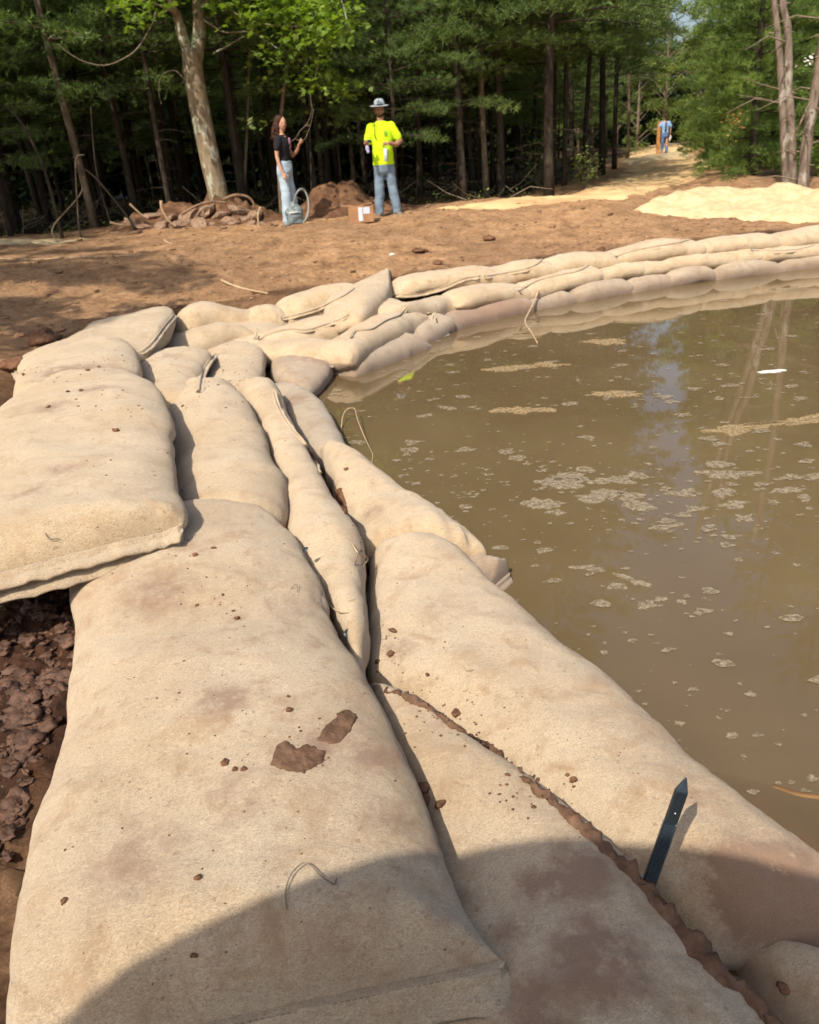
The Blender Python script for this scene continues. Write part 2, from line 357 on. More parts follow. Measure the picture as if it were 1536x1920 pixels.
tag(pile, 'long pale yellow pile of sand beside the pond below the right-hand trunks', 'sand pile')
def heap(name, cx, cy, humps, mat, label, cat, rad, step=.035, rough=.06, sc=5):
    g = np.arange(-rad, rad+step, step); X, Y = np.meshgrid(cx+g, cy+g, indexing='ij'); P = np.stack([X, Y, X*0], -1)
    m = mound_h(X, Y, humps); Z = H(X, Y)-.04+m+np.clip(m*3, 0, 1)*rough*fbm(P*sc, 4, 12)
    V = np.stack([X, Y, Z], -1).reshape(-1, 3); idx = np.arange(X.size).reshape(X.shape)
    Fq = np.stack([idx[:-1, :-1], idx[1:, :-1], idx[1:, 1:], idx[:-1, 1:]], -1)
    k = (m[:-1, :-1] > .02).reshape(-1); Fq = Fq.reshape(-1, 4)[k]; used = np.unique(Fq); rm = np.zeros(X.size, int); rm[used] = np.arange(len(used))
    o = tag(link(name, mesh(name, V[used], rm[Fq]), mat), label, cat); HEAPS.append(o); return o
HEAPS = []
heap('dirt_mound', -1.0, 16.4, [(-1.15, 16.5, .55, .5, .58), (-.75, 16.4, .5, .5, .60), (-.35, 16.3, .7, .5, .30), (-1.5, 16.3, .4, .4, .24)], MOUND, 'dark brown mound of loose spoil between the two standing people', 'dirt mound', 1.7)
rm0 = un(360, 432, 0)
heap('root_mound', -3.7, 16.2, [(-3.2, 16.4, .6, .6, .55), (-3.9, 16.4, .7, .5, .42), (-4.7, 16.2, .55, .45, .25), (-2.6, 16.2, .5, .5, .32)], MOUND, 'earthy mound heaped round the foot of the lichen-spotted maple', 'dirt mound', 1.8, rough=.09, sc=6)

# ------------------------------------------------------------------ sandbags
BVH = []                               # (object) registry for placing crumbs on surfaces
def loft_bag(name, C, W, ZT, ZB, mat, nu=70, nv=44, endlen=(.35, .35), seam=(True, True), amp=1.0, seed=0, dirt=None, sag=0., pinch=.9, edge=.42):
    """C centres (n,3: x,y,zedge), W half-width vectors (n,3), ZT / ZB top and bottom heights"""
    A = np.concatenate([C, W, np.asarray(ZT)[:, None], np.asarray(ZB)[:, None]], 1); A, L = even(A, nu)
    C, W, ZT, ZB = A[:, :3], A[:, 3:6], A[:, 6], A[:, 7]
    s = np.linspace(0, L, nu); e0, e1 = endlen
    # denser sampling near the ends
    u = np.linspace(0, 1, nu); u = u+.06*np.sin(2*math.pi*u)*-1; u = np.clip(u, 0, 1); s = u*L
    C = np.stack([np.interp(u, np.linspace(0, 1, nu), C[:, k]) for k in range(3)], 1); W = np.stack([np.interp(u, np.linspace(0, 1, nu), W[:, k]) for k in range(3)], 1)
    ZT = np.interp(u, np.linspace(0, 1, nu), ZT); ZB = np.interp(u, np.linspace(0, 1, nu), ZB)
    def ef(d, e, sharp): return np.sqrt(np.clip(1-(1-np.clip(d/e, 0, 1))**2, 0, 1))
    k0, k1 = ef(s, e0, 1), ef(L-s, e1, 1)
    th = np.linspace(0, 2*math.pi, nv, endpoint=False)
    c, sn = np.cos(th), np.sin(th); cx = np.sign(c)*np.abs(c)**.85; sz = np.sign(sn)*np.abs(sn)**.8
    V = np.zeros((nu, nv, 3)); rs = np.random.default_rng(seed+5)
    for i in range(nu):
        kt = k0[i]*k1[i]; kt = max(kt, .05)
        kw = 1.
        for kk, sf in ((k0[i], seam[0]), (k1[i], seam[1])): kw *= (pinch+(1-pinch)*kk) if sf else (.25+.75*kk)
        t, b = ZT[i], ZB[i]; zm = b+(t-b)*edge; ze = b+(t-b)*.5
        up, dn = (t-zm)*kt, (zm-b)*kt; tilt = W[i, 2]
        Wn = W[i].copy(); Wn[2] = 0
        V[i, :, :2] = C[i, :2]+cx[:, None]*Wn[:2]*kw
        V[i, :, 2] = zm+np.where(sz > 0, sz*up, sz*dn)+cx*tilt*kw
    off = np.array([seed*3.7, seed*1.3, 0.])
    P = V+off
    wl = np.linalg.norm(W, axis=1)[:, None]
    T = np.gradient(C, axis=0); T /= np.linalg.norm(T, axis=1)[:, None]+1e-9
    lat = W/(np.linalg.norm(W, axis=1)[:, None]+1e-9)
    nrm = np.stack([lat[:, 0][:, None]*c, lat[:, 1][:, None]*c, np.ones((nu, 1))*sn], -1)
    sc = np.clip(L/1.5, .5, 1.2)
    d = amp*(.019*sc*vn(P*2.3, 1)+.008*sc*vn(P*5.5, 2)+.005*vn(P*12, 3)+.0026*fbm(P*28, 3, 4))
    ln = np.linspace(-1, 1, nv)
    wr = np.zeros((nu, nv)); lc = cx[None, :]*wl
    for dist, sf, sd in ((s, seam[0], 1), (L-s, seam[1], 2)):
        ph = vn(np.stack([lc*9, np.full((nu, nv), seed*2.+sd), dist[:, None]*2*np.ones((1, nv))], -1), 7)
        wr += (.016 if sf else .008)*np.exp(-dist[:, None]/.11)*np.sin(lc*55+ph*5)*np.clip(dist[:, None]/.02, 0, 1)
    d = d+amp*wr
    crease = vn(np.stack([P[..., 0]*4+P[..., 1]*3, P[..., 1]*9, P[..., 2]*4], -1), 23); d -= amp*.016*np.exp(-(crease/.05)**2)*np.clip(vn(P*1.7, 29), 0, 1)
    V = V+nrm*(d*np.minimum(1, (k0*k1)[:, None]+.25))[..., None]
    ctr = V.reshape(-1, 3).mean(0)
    idx = np.arange(nu*nv).reshape(nu, nv); j2 = np.roll(idx, -1, 1)
    Fq = np.stack([idx[:-1], idx[1:], j2[1:], j2[:-1]], -1).reshape(-1, 4)
    FL = [tuple(f) for f in Fq]+[tuple(idx[0]), tuple(idx[-1][::-1])]
    me = bpy.data.meshes.new(name); me.from_pydata((V.reshape(-1, 3)-ctr).tolist(), [], [list(map(int, f)) for f in FL]); 
    bm = bmesh.new(); bm.from_mesh(me); bmesh.ops.recalc_face_normals(bm, faces=bm.faces); bm.to_mesh(me); bm.free()
    me.polygons.foreach_set('use_smooth', np.ones(len(me.polygons), bool)); me.update()
    dv = np.zeros(nu*nv)
    for (q, rad, st) in (dirt or []):
        dd = np.linalg.norm(V.reshape(-1, 3)-np.array(q), axis=1); dv = np.maximum(dv, 1.4*st*np.exp(-(dd/rad)**2))
    at = me.attributes.new('dirt', 'FLOAT', 'POINT'); at.data.foreach_set('value', dv.astype(np.float32))
    o = link(name, me, mat, None, Vector(ctr)); BVH.append(o)
    return o, V, ctr, dict(s=s, L=L, th=th)
def hem(o, ctr, P, O, U, width=.045, thick=.010, seed=0, mat=None, stitch=True, droop=.3, name='hem', ridge=.006):
    """sewn hem: path P on the bag, O outward unit vectors, U up vectors"""
    P, O, U = (np.asarray(a, float) for a in (P, O, U)); n = len(P)
    s = np.r_[0, np.cumsum(np.linalg.norm(np.diff(P, axis=0), axis=1))]
    wv = vn(np.stack([s*14, np.full(n, seed+.5), s*0], -1), 3); w2 = vn(np.stack([s*38, np.full(n, seed+1.5), s*0], -1), 4)
    prof = [(-.15, -.5), (-.15, .5), (.12, .6), (.22, 2.0), (.32, 2.1), (.40, -.1), (.5, -.2), (.72, .5), (.95, 1.25), (1.03, .6), (1.03, -.5), (.9, -.9), (.5, -.5)]
    V = []
    for i in range(n):
        ww = width*(1+.18*wv[i]); lift = thick*(1.1*wv[i]+.7*w2[i]); endt = min(1, s[i]/.03+.35, (s[-1]-s[i])/.03+.35)
        for (a, b) in prof:
            aa = a*ww*endt; bb = b*thick*.5+(ridge*.4*w2[i] if abs(a-.25) < .02 else 0)
            V.append(P[i]+O[i]*aa+U[i]*(bb+lift*max(0, a)-droop*ww*max(0, a)**2))
    m = len(prof); F = [(i*m+j, i*m+(j+1) % m, (i+1)*m+(j+1) % m, (i+1)*m+j) for i in range(n-1) for j in range(m)]+[tuple(range(m)), tuple((n-1)*m+j for j in range(m-1, -1, -1))]
    h = link(name, mesh(name, np.array(V)-ctr, F), mat or HEM, o)
    if width > .06 and name == 'hem': hem(o, ctr, P-U*.018-O*.01, O, U, width*1.25, thick*.8, seed+50, mat, False, droop+.25, 'lower_lip', 0.)
    if stitch:
        mb = MB(); q = 0
        step = .012
        k = int(s[-1]/step)
        for j in range(0, k):
            s0, s1 = j*step, j*step+.008
            pa = np.array([[np.interp(t, s, (P+O*width*.25)[:, c]) for c in range(3)] for t in (s0, s1)]); up = np.array([np.interp(s0, s, U[:, c]) for c in range(3)])
            pa = pa+up*(thick*.72+ridge*.3); mb.tube(pa-ctr, .0014, 4)
        if k > 1: tag(mb.build('stitching', THREAD, h), kind='stuff')
    return h
THREAD = simple('brown_thread', (.30, .22, .14), (.2, .14, .09), 30, bump=0)
def end_hem(o, V, ctr, which, width=.045, thick=.010, seed=0, stitch=False, droop=.25, a0=1., mat=None):
    """hem across the flat end of a bag"""
    r = V[0] if which == 0 else V[-1]; r2 = V[4] if which == 0 else V[-5]; nv = len(r)
    hi = (np.arange(nv//2+1)); P = (r[hi]+r[(-hi) % nv])/2
    c0 = r.mean(0); out = c0-r2.mean(0); out /= np.linalg.norm(out)
    lat = P[0]-P[-1]; Pn = catmull(np.array([P[0], P[len(P)//4], P[len(P)//2], P[3*len(P)//4], P[-1]]), 60)
    O = np.tile(out, (60, 1)); U = np.cross(out, lat); U /= np.linalg.norm(U); U = U if U[2] > 0 else -U
    return hem(o, ctr, Pn, O, np.tile(U, (60, 1)), width, thick, seed, mat, stitch, droop)
def side_hem(o, V, ctr, ang, i0, i1, width=.035, thick=.010, seed=0, wav=.0, droop=.5, stitch=False):
    """hem running along a bag at cross-section index ang (a function of 0..1)"""
    nu, nv = V.shape[:2]; P = []; O = []
    for i in np.linspace(i0, i1, 48):
        ii = int(i); t = (i-i0)/(i1-i0); a = (ang(t)/(2*math.pi)*nv) % nv; j = int(a); f = a-j
        p = V[ii, j]*(1-f)+V[ii, (j+1) % nv]*f; c = V[ii].mean(0); q = p-c; q[2] *= .6; P.append(p); O.append(q/np.linalg.norm(q))
    P = np.array(P); O = np.array(O); T = np.gradient(P, axis=0); T /= np.linalg.norm(T, axis=1)[:, None]; U = np.cross(O, T); U *= np.sign(U[:, 2:3]+1e-6)
    return hem(o, ctr, P, O, U, width, thick, seed, None, stitch, droop, ridge=.01)
def sta(st, zt, zb, ze=None, ms=1):
    """stations ((Lx,Ly),(Rx,Ry)[,zt]) in photo pixels at edge height -> centres and half widths"""
    C, W, T, B = [], [], [], []
    for q in st:
        z = q[2] if len(q) > 2 else zt; b = zb+(z-zt); zl = ze if ze is not None else b+(z-b)*.42
        zl_, zr_ = (zl if not isinstance(zl, tuple) else zl[0]), (zl if not isinstance(zl, tuple) else zl[1])
        l, r = un(*q[0], zl_), un(*q[1], zr_); C.append((l+r)/2); W.append((r-l)/2); T.append(z); B.append(b)
    return np.array(C), np.array(W), T, B
BAGCOUNT = 0
def bag_px(st, zt, zb, label, mat=FELT, hems=(0, 0), dirt=None, ze=None, nu=70, nv=44, group=None, hemw=.045, st_h=False, **k):
    global BAGCOUNT; BAGCOUNT += 1
    C, W, T, B = sta(st, zt, zb, ze)
    d = [(un(x, y, (zt if len(r) < 3 else r[2])), r[0], r[1]) for x, y, *r in (dirt or [])]
    o, V, ctr, info = loft_bag('sandbag', C, W, T, B, mat, nu=nu, nv=nv, seed=BAGCOUNT, dirt=d, **k)
    tag(o, label, 'sandbag', group or 'sandbags stacked round the pond')
    for w_ in (0, 1):
        if hems[w_]: end_hem(o, V, ctr, w_, hemw, .011 if hemw < .05 else .014, BAGCOUNT+w_, stitch=st_h)
    return o, V, ctr
def bag_ridge(pts, z, label, hw=.23, h=.19, mat=FELT, seamside=None, hems=(0, 0), line=None, dirt=None, **k):
    """far bags: ridge line in photo pixels; horizontal run fitted as a smooth line, height follows the pixels"""
    global BAGCOUNT; BAGCOUNT += 1
    W0 = np.array([un(x, y, z) for x, y in pts])
    if line is not None:
        Q = []
        for (x, y) in pts:                                   # pixel ray against the curtain over the course line
            d = ray(x, y); best = None
            for a, b in zip(line[:-1], line[1:]):
                M = np.array([[d[0], -(b[0]-a[0])], [d[1], -(b[1]-a[1])]]); t, s_ = np.linalg.solve(M, np.array([a[0], a[1]]))
                if -.001 <= s_ <= 1.001 and t > 0: best = CAM+t*d
            if best is None:
                a, b = line[-2], line[-1]; M = np.array([[d[0], -(b[0]-a[0])], [d[1], -(b[1]-a[1])]]); t, s_ = np.linalg.solve(M, np.array([a[0], a[1]])); best = CAM+t*d
            Q.append(best)
        W0 = np.array(Q); W0[:, 2] = np.clip(W0[:, 2], z-.09, z+.06)
    else:
        xy = W0[:, :2]; c = xy.mean(0); uu, ss, vv = np.linalg.svd(xy-c); t = (xy-c)@vv[0]; q = np.polyfit(t, (xy-c)@vv[1], 1)
        xy2 = c+t[:, None]*vv[0]+(np.polyval(q, t)*.5+(xy-c)@vv[1]*.35)[:, None]*vv[1]; W0[:, :2] = xy2
    n = len(W0); T = np.gradient(W0[:, :2], axis=0) if n > 2 else np.tile(W0[1, :2]-W0[0, :2], (n, 1))
    T = np.tile((W0[-1, :2]-W0[0, :2]), (n, 1))*.5+T; T /= np.linalg.norm(T, axis=1)[:, None]
    N = np.stack([T[:, 1], -T[:, 0], np.zeros(n)], 1); N *= np.sign((N[:, :2]*(CAM[:2]-W0[:, :2])).sum(1))[:, None]
    ext = (W0[-1]-W0[0]); ext[2] = 0; ext = ext/np.linalg.norm(ext)*.05; W0[0] -= ext; W0[-1] += ext
    C = W0+N*hw*.25; Wd = N*hw; ZT = W0[:, 2]; h = h+.03
    o, V, ctr, info = loft_bag('sandbag', C, Wd, ZT, ZT-h, mat, nu=54, nv=32, seed=BAGCOUNT, endlen=(.22, .22), pinch=.8,
        dirt=[(un(x, y, z), r, s_) for x, y, r, s_ in (dirt or [])], **k)
    tag(o, label, 'sandbag', 'sandbags stacked round the pond')
    if seamside: side_hem(o, V, ctr, seamside[0], seamside[1]*53, seamside[2]*53, .036, .013, BAGCOUNT)
    for w_ in (0, 1):
        if hems[w_]: end_hem(o, V, ctr, w_, .04, .012, BAGCOUNT+w_)
    return o, V, ctr

# --- near bags (left edge pixel, right edge pixel per station)
A_, A_V, A_c = bag_px([((300, 985), (500, 950)), ((185, 1060), (555, 1020)), ((145, 1112), (605, 1095)), ((143, 1190), (642, 1185)), ((130, 1300), (688, 1295)), ((112, 1430), (752, 1420)),
    ((68, 1580), (818, 1575)), ((40, 1700), (868, 1705)), ((15, 1830), (905, 1770)), ((0, 2000), (955, 1800))], -.27, -.52,
    'largest tan felt sandbag, nearest the camera, with cracked mud patches on top', FELT_NEAR, (0, 1), nu=130, nv=90, endlen=(.22, .16), hemw=.075, st_h=True, seam=(False, True), pinch=.97,
    dirt=[(420, 1320, .07, .75), (600, 1390, .09, .5), (290, 1110, .16, .5), (560, 1120, .12, .4), (800, 1500, .12, .6), (700, 1390, .1, .6), (250, 1600, .12, .5), (620, 1840, .12, .55), (180, 1880, .1, .5), (450, 1500, .1, .4), (850, 1690, .05, .8)])
bag_px([((680, 1290), (718, 1296)), ((695, 1335), (805, 1340)), ((730, 1420), (902, 1415)), ((775, 1530), (1015, 1505)), ((800, 1650), (1140, 1610)), ((810, 1750), (1232, 1715)), ((820, 1860), (1335, 1820)), ((830, 2000), (1440, 1930)), ((870, 2200), (1600, 2080))], -.42, -.62,
    'stained tan sandbag wedged between the largest bag and the one with the spike', FELT_NEAR, (0, 0), nu=110, nv=64, endlen=(.3, .3), seam=(False, True), dirt=[(1010, 1660, .05, .9), (1080, 1640, .07, 1.), (1120, 1800, .10, .8), (960, 1740, .05, .6), (860, 1600, .05, .5), (1000, 1900, .1, .6)])
bag_px([((694, 1035), (840, 1045)), ((688, 1080), (885, 1085)), ((690, 1160), (982, 1160)), ((690, 1240), (1062, 1245)), ((705, 1300), (1150, 1310)), ((815, 1390), (1242, 1390)), ((925, 1480), (1312, 1475)), ((1040, 1570), (1405, 1560)), ((1130, 1650), (1490, 1630)), ((1215, 1740), (1590, 1700)), ((1300, 1810), (1680, 1770))], -.49, -.80,
    'pale sandbag at the water edge with the black ribbed spike in it', FELT_NEAR, (0, 0), nu=130, nv=72, endlen=(.2, .25), seam=(False, True),
    dirt=[(740, 1200, .07, .7), (800, 1150, .06, .4), (1370, 1600, .05, .8), (1430, 1660, .10, 2.2), (1500, 1690, .13, 2.4), (1400, 1740, .08, .9), (860, 1340, .06, .5), (740, 1270, .06, .5), (1300, 1500, .04, .6), (1290, 1600, .03, .5)])
bag_px([((1345, 1800), (1440, 1788)), ((1400, 1880), (1600, 1850)), ((1460, 1950), (1760, 1920)), ((1560, 2100), (1950, 2050))], -.60, -.85,
    'pale corner of a sandbag at the bottom right with a small round mud spot', FELT_NEAR, (0, 0), nu=60, endlen=(.2, .2), seam=(False, False))
bag_px([((445, 735), (516, 730)), ((476, 790), (556, 810)), ((505, 860), (598, 885)), ((530, 950), (636, 955)), ((545, 1040), (677, 1040)), ((600, 1130), (693, 1130)), ((650, 1220), (690, 1215)), ((665, 1280), (684, 1275))], -.39, -.62,
    'long narrow sandbag squeezed between the largest bag and the water-edge bags', FELT, (1, 0), nu=110, nv=56, endlen=(.2, .5), seam=(True, False), dirt=[(600, 1060, .06, .4), (640, 1150, .06, .3)])
bag_px([((490, 740), (560, 736)), ((520, 765), (605, 770)), ((545, 815), (638, 815)), ((575, 855), (657, 855)), ((600, 885), (650, 880))], -.55, -.80,
    'short rounded sandbag touching the water behind the folded flap', FELT_WET, (0, 0), nu=60, endlen=(.25, .2), seam=(False, False), dirt=[(590, 860, .08, .8), (560, 745, .15, .5)])
bag_px([((598, 862), (640, 856)), ((618, 915), (722, 918)), ((648, 980), (815, 978)), ((672, 1025), (884, 1022)), ((690, 1058), (915, 1052))], -.50, -.78,
    'sandbag with a gathered puckered end pointing into the water', FELT, (0, 0), nu=80, nv=56, endlen=(.2, .13), seam=(False, True), pinch=.97, amp=1.35, dirt=[(690, 950, .08, .6), (780, 1060, .05, .4)])
bag_px([((820, 1075), (870, 1062)), ((855, 1100), (925, 1068)), ((905, 1118), (957, 1073))], -.64, -.78,
    'wet brown folded flap of a sandbag end sticking out over the water', FELT_MUD, (0, 1), nu=40, endlen=(.08, .04), seam=(True, True), amp=1.6, dirt=[(900, 1090, .1, .6)])
bag_px([((345, 738), (435, 737), -.33), ((322, 758), (455, 757)), ((318, 790), (480, 795)), ((320, 860), (513, 868)), ((330, 935), (538, 935)), ((345, 990), (530, 990)), ((380, 1020), (500, 1015))], -.30, -.56,
    'smooth sandbag half shaded by the overhanging top bag on its left', FELT, (0, 0), nu=90, nv=56, endlen=(.2, .2), seam=(False, False), dirt=[(430, 760, .1, .3)])
T_, T_V, T_c = bag_px([((75, 712), (245, 700)), ((28, 750), (296, 735)), ((-20, 800), (322, 795)), ((-70, 860), (325, 850)), ((-120, 930), (333, 925)), ((-150, 1010), (342, 965)), ((-170, 1120), (346, 985))], -.08, -.30,
    'broad top sandbag at the left edge with its double-sewn hem facing the camera', FELT, (0, 1), nu=110, nv=80, endlen=(.5, .16), seam=(False, True), hemw=.075, st_h=True, pinch=.97,
    dirt=[(120, 880, .1, .5), (60, 920, .1, .4), (180, 730, .12, .5), (100, 760, .12, .5)])
bag_px([((22, 758), (60, 775)), ((40, 715), (180, 742)), ((80, 685), (258, 715)), ((150, 655), (262, 672)), ((215, 645), (258, 658))][::-1], -.10, -.32,
    'sandbag dusted with brown dirt just behind the broad top bag', FELT, (0, 1), nu=70, endlen=(.25, .15), seam=(False, True), dirt=[(130, 700, .2, .8), (220, 690, .2, .5)])
V_, V_V, V_c = bag_px([((22, 683), (55, 730)), ((125, 652), (150, 712)), ((178, 614), (190, 700)), ((235, 601), (235, 685)), ((290, 585), (268, 672)), ((325, 585), (285, 665)), ((337, 600), (300, 655))], -.17, -.38,
    'sandbag at the bend of the wall with a curved sewn hem over its right end', FELT, (1, 0), nu=70, endlen=(.25, .3), seam=(True, False))
bag_px([((285, 668), (402, 660)), ((262, 690), (400, 680)), ((262, 715), (385, 705)), ((268, 745), (378, 738)), ((275, 775), (380, 765))], -.29, -.5,
    'sandbag with a pale curved stitched hem down its right side, below the bend', FELT, (0, 0), nu=60, endlen=(.3, .2), seam=(False, False), dirt=[(320, 665, .12, .4)])
g0 = BVH[-1]
bag_px([((425, 655), (487, 655)), ((400, 672), (500, 675)), ((388, 700), (500, 705)), ((385, 735), (492, 738)), ((400, 755), (475, 760))], -.44, -.66,
    'rounded speckled sandbag just right of the pale curved hem', FELT, (0, 0), nu=60, endlen=(.3, .2), seam=(False, False), dirt=[(420, 720, .12, .5)])
bag_px([((600, 655), (628, 690)), ((560, 662), (618, 712)), ((520, 680), (590, 742)), ((498, 710), (565, 752))][::-1], -.57, -.80,
    'brown-topped sandbag dipping into the water at the bend of the wall', FELT_MUD, (0, 0), nu=60, endlen=(.2, .2), seam=(False, True), dirt=[(600, 670, .15, 1.), (590, 720, .12, .6)])
# --- the bend and the far wall
fm = lambda t: -.32+.35*math.sin(t*9)*.3
C1 = np.array([(-.6, 9.0), (0, 9.22), (1, 9.66), (2, 10.02), (3, 10.34), (4, 10.62), (5.8, 11.0), (9, 11.5)])
C2 = np.array([(-.1, 7.95), (.14, 8.25), (.55, 8.85), (1.13, 9.27), (1.9, 9.7), (2.47, 10.02), (3.3, 10.3), (4, 10.5), (5.6, 10.85), (9, 11.4)])
C3 = np.array([(-.2, 7.6), (.1, 8.05), (.35, 8.42), (.64, 8.72), (1.14, 9.1), (1.4, 9.27), (2, 9.6), (2.7, 9.93), (3.4, 10.2), (4, 10.4), (5.4, 10.74), (9, 11.3)])
C1L = np.array([(-2.9, 7.2), (-2.35, 7.9), (-1.9, 8.3), (-1.2, 8.5), (-.6, 8.9), (0, 9.25)]); C2L = np.array([(-2.3, 6.5), (-2.1, 7.0), (-1.9, 7.5), (-1.6, 7.75), (-1.1, 7.8)]); C2M = np.array([(-1.5, 7.35), (-1.0, 7.75), (-.45, 8.05), (0, 8.3)])
bag_px([((300, 625), (330, 690)), ((350, 610), (400, 680)), ((430, 610), (470, 660)), ((520, 600), (560, 650))], -.44, -.7, 'sandbag mostly buried under the humped ones at the bend', FELT, (0, 0), nu=50)
bag_ridge([(330, 590), (350, 575), (388, 566), (428, 573), (470, 585), (520, 596)], -.28, 'humped sandbag on the top course just right of the curved hem', .24, .34, line=C1L)
bag_ridge([(455, 583), (500, 570), (522, 562)], -.27, 'short sandbag on the top course with its seam end meeting a long bag', .26, .34, line=C1L)
bag_ridge([(520, 562), (560, 547), (610, 532), (650, 530), (668, 538)], -.25, 'long top-course sandbag with a hem sagging along its pond side', .28, .34, line=C1L)
bag_px([((600, 580), (618, 625), -.34), ((640, 562), (652, 612), -.29), ((672, 547), (684, 602)), ((702, 531), (714, 580)), ((735, 519), (735, 558))], -.26, -.56, 'sandbag rising to a sharp upper corner in the middle of the wall', FELT, (0, 1), nu=60, nv=36, endlen=(.2, .12), seam=(False, True), pinch=.9)
bag_ridge([(735, 527), (770, 512), (830, 503), (880, 499), (930, 504)], -.26, 'long top-course sandbag just right of the sharp upper corner, seam on its pond side', .27, .2, line=C1)
bag_ridge([(890, 510), (940, 496), (965, 489), (1000, 486), (1020, 484)], -.25, 'top-course sandbag with a wavy dark seam, middle of the far wall', .25, .2, line=C1)
bag_ridge([(1015, 486), (1060, 475), (1120, 473), (1148, 478)], -.26, 'plain top-course sandbag between two wavy-seamed ones', .24, .19, line=C1)
bag_ridge([(1128, 474), (1180, 459), (1240, 449), (1275, 450), (1300, 446)], -.26, 'top-course sandbag with pleats at its left end and a long wavy seam', .25, .2, line=C1)
bag_ridge([(1297, 452), (1340, 443), (1400, 438), (1442, 437)], -.27, 'smooth top-course sandbag below a dark hollow in the bank', .24, .19, line=C1)
bag_ridge([(1440, 437), (1480, 432), (1536, 423), (1600, 418)], -.27, 'top-course sandbag at the right edge of the photo', .24, .19, line=C1)
bag_ridge([(1590, 420), (1660, 412), (1740, 405)], -.27, 'top-course sandbag beyond the right edge of the photo', .24, .19, line=C1)
bag_ridge([(312, 655), (340, 625), (391, 601), (430, 604), (467, 619), (480, 634)], -.41, 'big humped sandbag tapering to a stitched tip, second course at the bend', .26, .32, hems=(0, 1), line=C2L)
bag_ridge([(478, 628), (545, 604), (600, 588), (658, 583)], -.40, 'second-course sandbag with a long scalloped hem on its pond side', .25, .30, line=C2M, hems=(1, 0))
bag_ridge([(618, 640), (660, 612), (700, 597), (764, 572)], -.44, 'second-course sandbag with a jagged wavy hem', .22, .28)
bag_ridge([(690, 592), (750, 566), (810, 554), (850, 552), (884, 561)], -.42, 'second-course sandbag ending in a small pointed tip', .26, .19, line=C2, hems=(0, 0))
bag_ridge([(835, 548), (885, 535), (925, 531), (972, 548)], -.42, 'second-course sandbag behind the pointed tip', .25, .19, line=C2)
bag_ridge([(960, 538), (1000, 522), (1045, 508), (1106, 495)], -.42, 'second-course sandbag with a diagonal dark seam', .25, .18, line=C2)
bag_ridge([(1096, 506), (1150, 490), (1190, 487), (1232, 484)], -.43, 'smooth second-course sandbag right of the diagonal seam', .24, .17, line=C2)
bag_ridge([(1222, 481), (1270, 474), (1330, 470), (1404, 461)], -.43, 'long second-course sandbag with a tapered right tip', .24, .17, line=C2, hems=(0, 0))
bag_ridge([(1402, 466), (1440, 459), (1490, 456), (1532, 452)], -.43, 'second-course sandbag with an open dark seam near the right edge', .24, .17, line=C2)
bag_ridge([(1515, 452), (1560, 445), (1640, 438)], -.43, 'second-course sandbag cut off by the right edge of the photo', .24, .17, line=C2)
bag_ridge([(455, 648), (493, 634), (547, 630), (592, 629), (627, 648)], -.50, 'third-course sandbag with a pleated right end above the brown-topped bag', .27, .2, hems=(0, 1))
W_ = dict(mat=FELT_WET)
bag_ridge([(622, 668), (673, 647), (712, 634), (760, 618)], -.59, 'greyish waterline sandbag nearest the bend', .26, .26, **W_)
bag_ridge([(742, 622), (782, 596), (803, 584), (812, 590)], -.56, 'greyish waterline sandbag with a crumpled upper tip', .26, .26, line=C3, hems=(0, 1), **W_)
bag_ridge([(806, 592), (850, 580), (881, 573), (925, 558), (980, 552)], -.58, 'waterline sandbag smeared with purple-brown mud', .24, .25, line=C3, dirt=[(900, 580, .3, 1.2), (960, 565, .3, 1.2), (870, 585, .2, .7)], **W_)
bag_ridge([(965, 556), (1000, 552), (1033, 540), (1053, 538)], -.58, 'short muddy waterline sandbag behind the thin forked twig', .24, .25, line=C3, dirt=[(980, 565, .2, 1.)], **W_)
bag_ridge([(1052, 540), (1093, 525), (1143, 519), (1170, 525)], -.57, 'waterline sandbag with two stained humps', .24, .25, line=C3, **W_)
bag_ridge([(1158, 524), (1200, 513), (1245, 507)], -.58, 'low waterline sandbag in the middle of the far wall', .24, .24, line=C3, **W_)
bag_ridge([(1232, 508), (1275, 495), (1302, 491), (1322, 499)], -.58, 'waterline sandbag with a dark vertical end seam', .24, .24, line=C3, **W_)
bag_ridge([(1320, 500), (1360, 486), (1400, 483), (1448, 486)], -.58, 'waterline sandbag marked with a pale tide line', .24, .24, line=C3, **W_)
bag_ridge([(1440, 484), (1490, 475), (1540, 469), (1600, 464)], -.58, 'waterline sandbag at the right edge of the photo', .24, .24, line=C3, **W_)
bag_ridge([(1590, 466), (1660, 457), (1740, 450)], -.58, 'waterline sandbag beyond the right edge of the photo', .24, .24, line=C3, **W_)
# hidden backing bags would be out of view; submerged ones show through the water
bag_px([((980, 1180), (1060, 1190)), ((1060, 1260), (1150, 1240)), ((1150, 1340), (1230, 1330)), ((1230, 1430), (1330, 1420))], -.755, -.95,
    'reddish sandbag lying just under the murky water beside the pale bag', simple('submerged_felt', (.42, .2, .13), (.3, .13, .08)), (0, 0), nu=50)
bag_px([((1240, 1450), (1330, 1440)), ((1330, 1530), (1440, 1510)), ((1450, 1630), (1560, 1610))], -.765, -.95,
    'second reddish sandbag under the water near the spike', bpy.data.materials['submerged_felt'], (0, 0), nu=50)
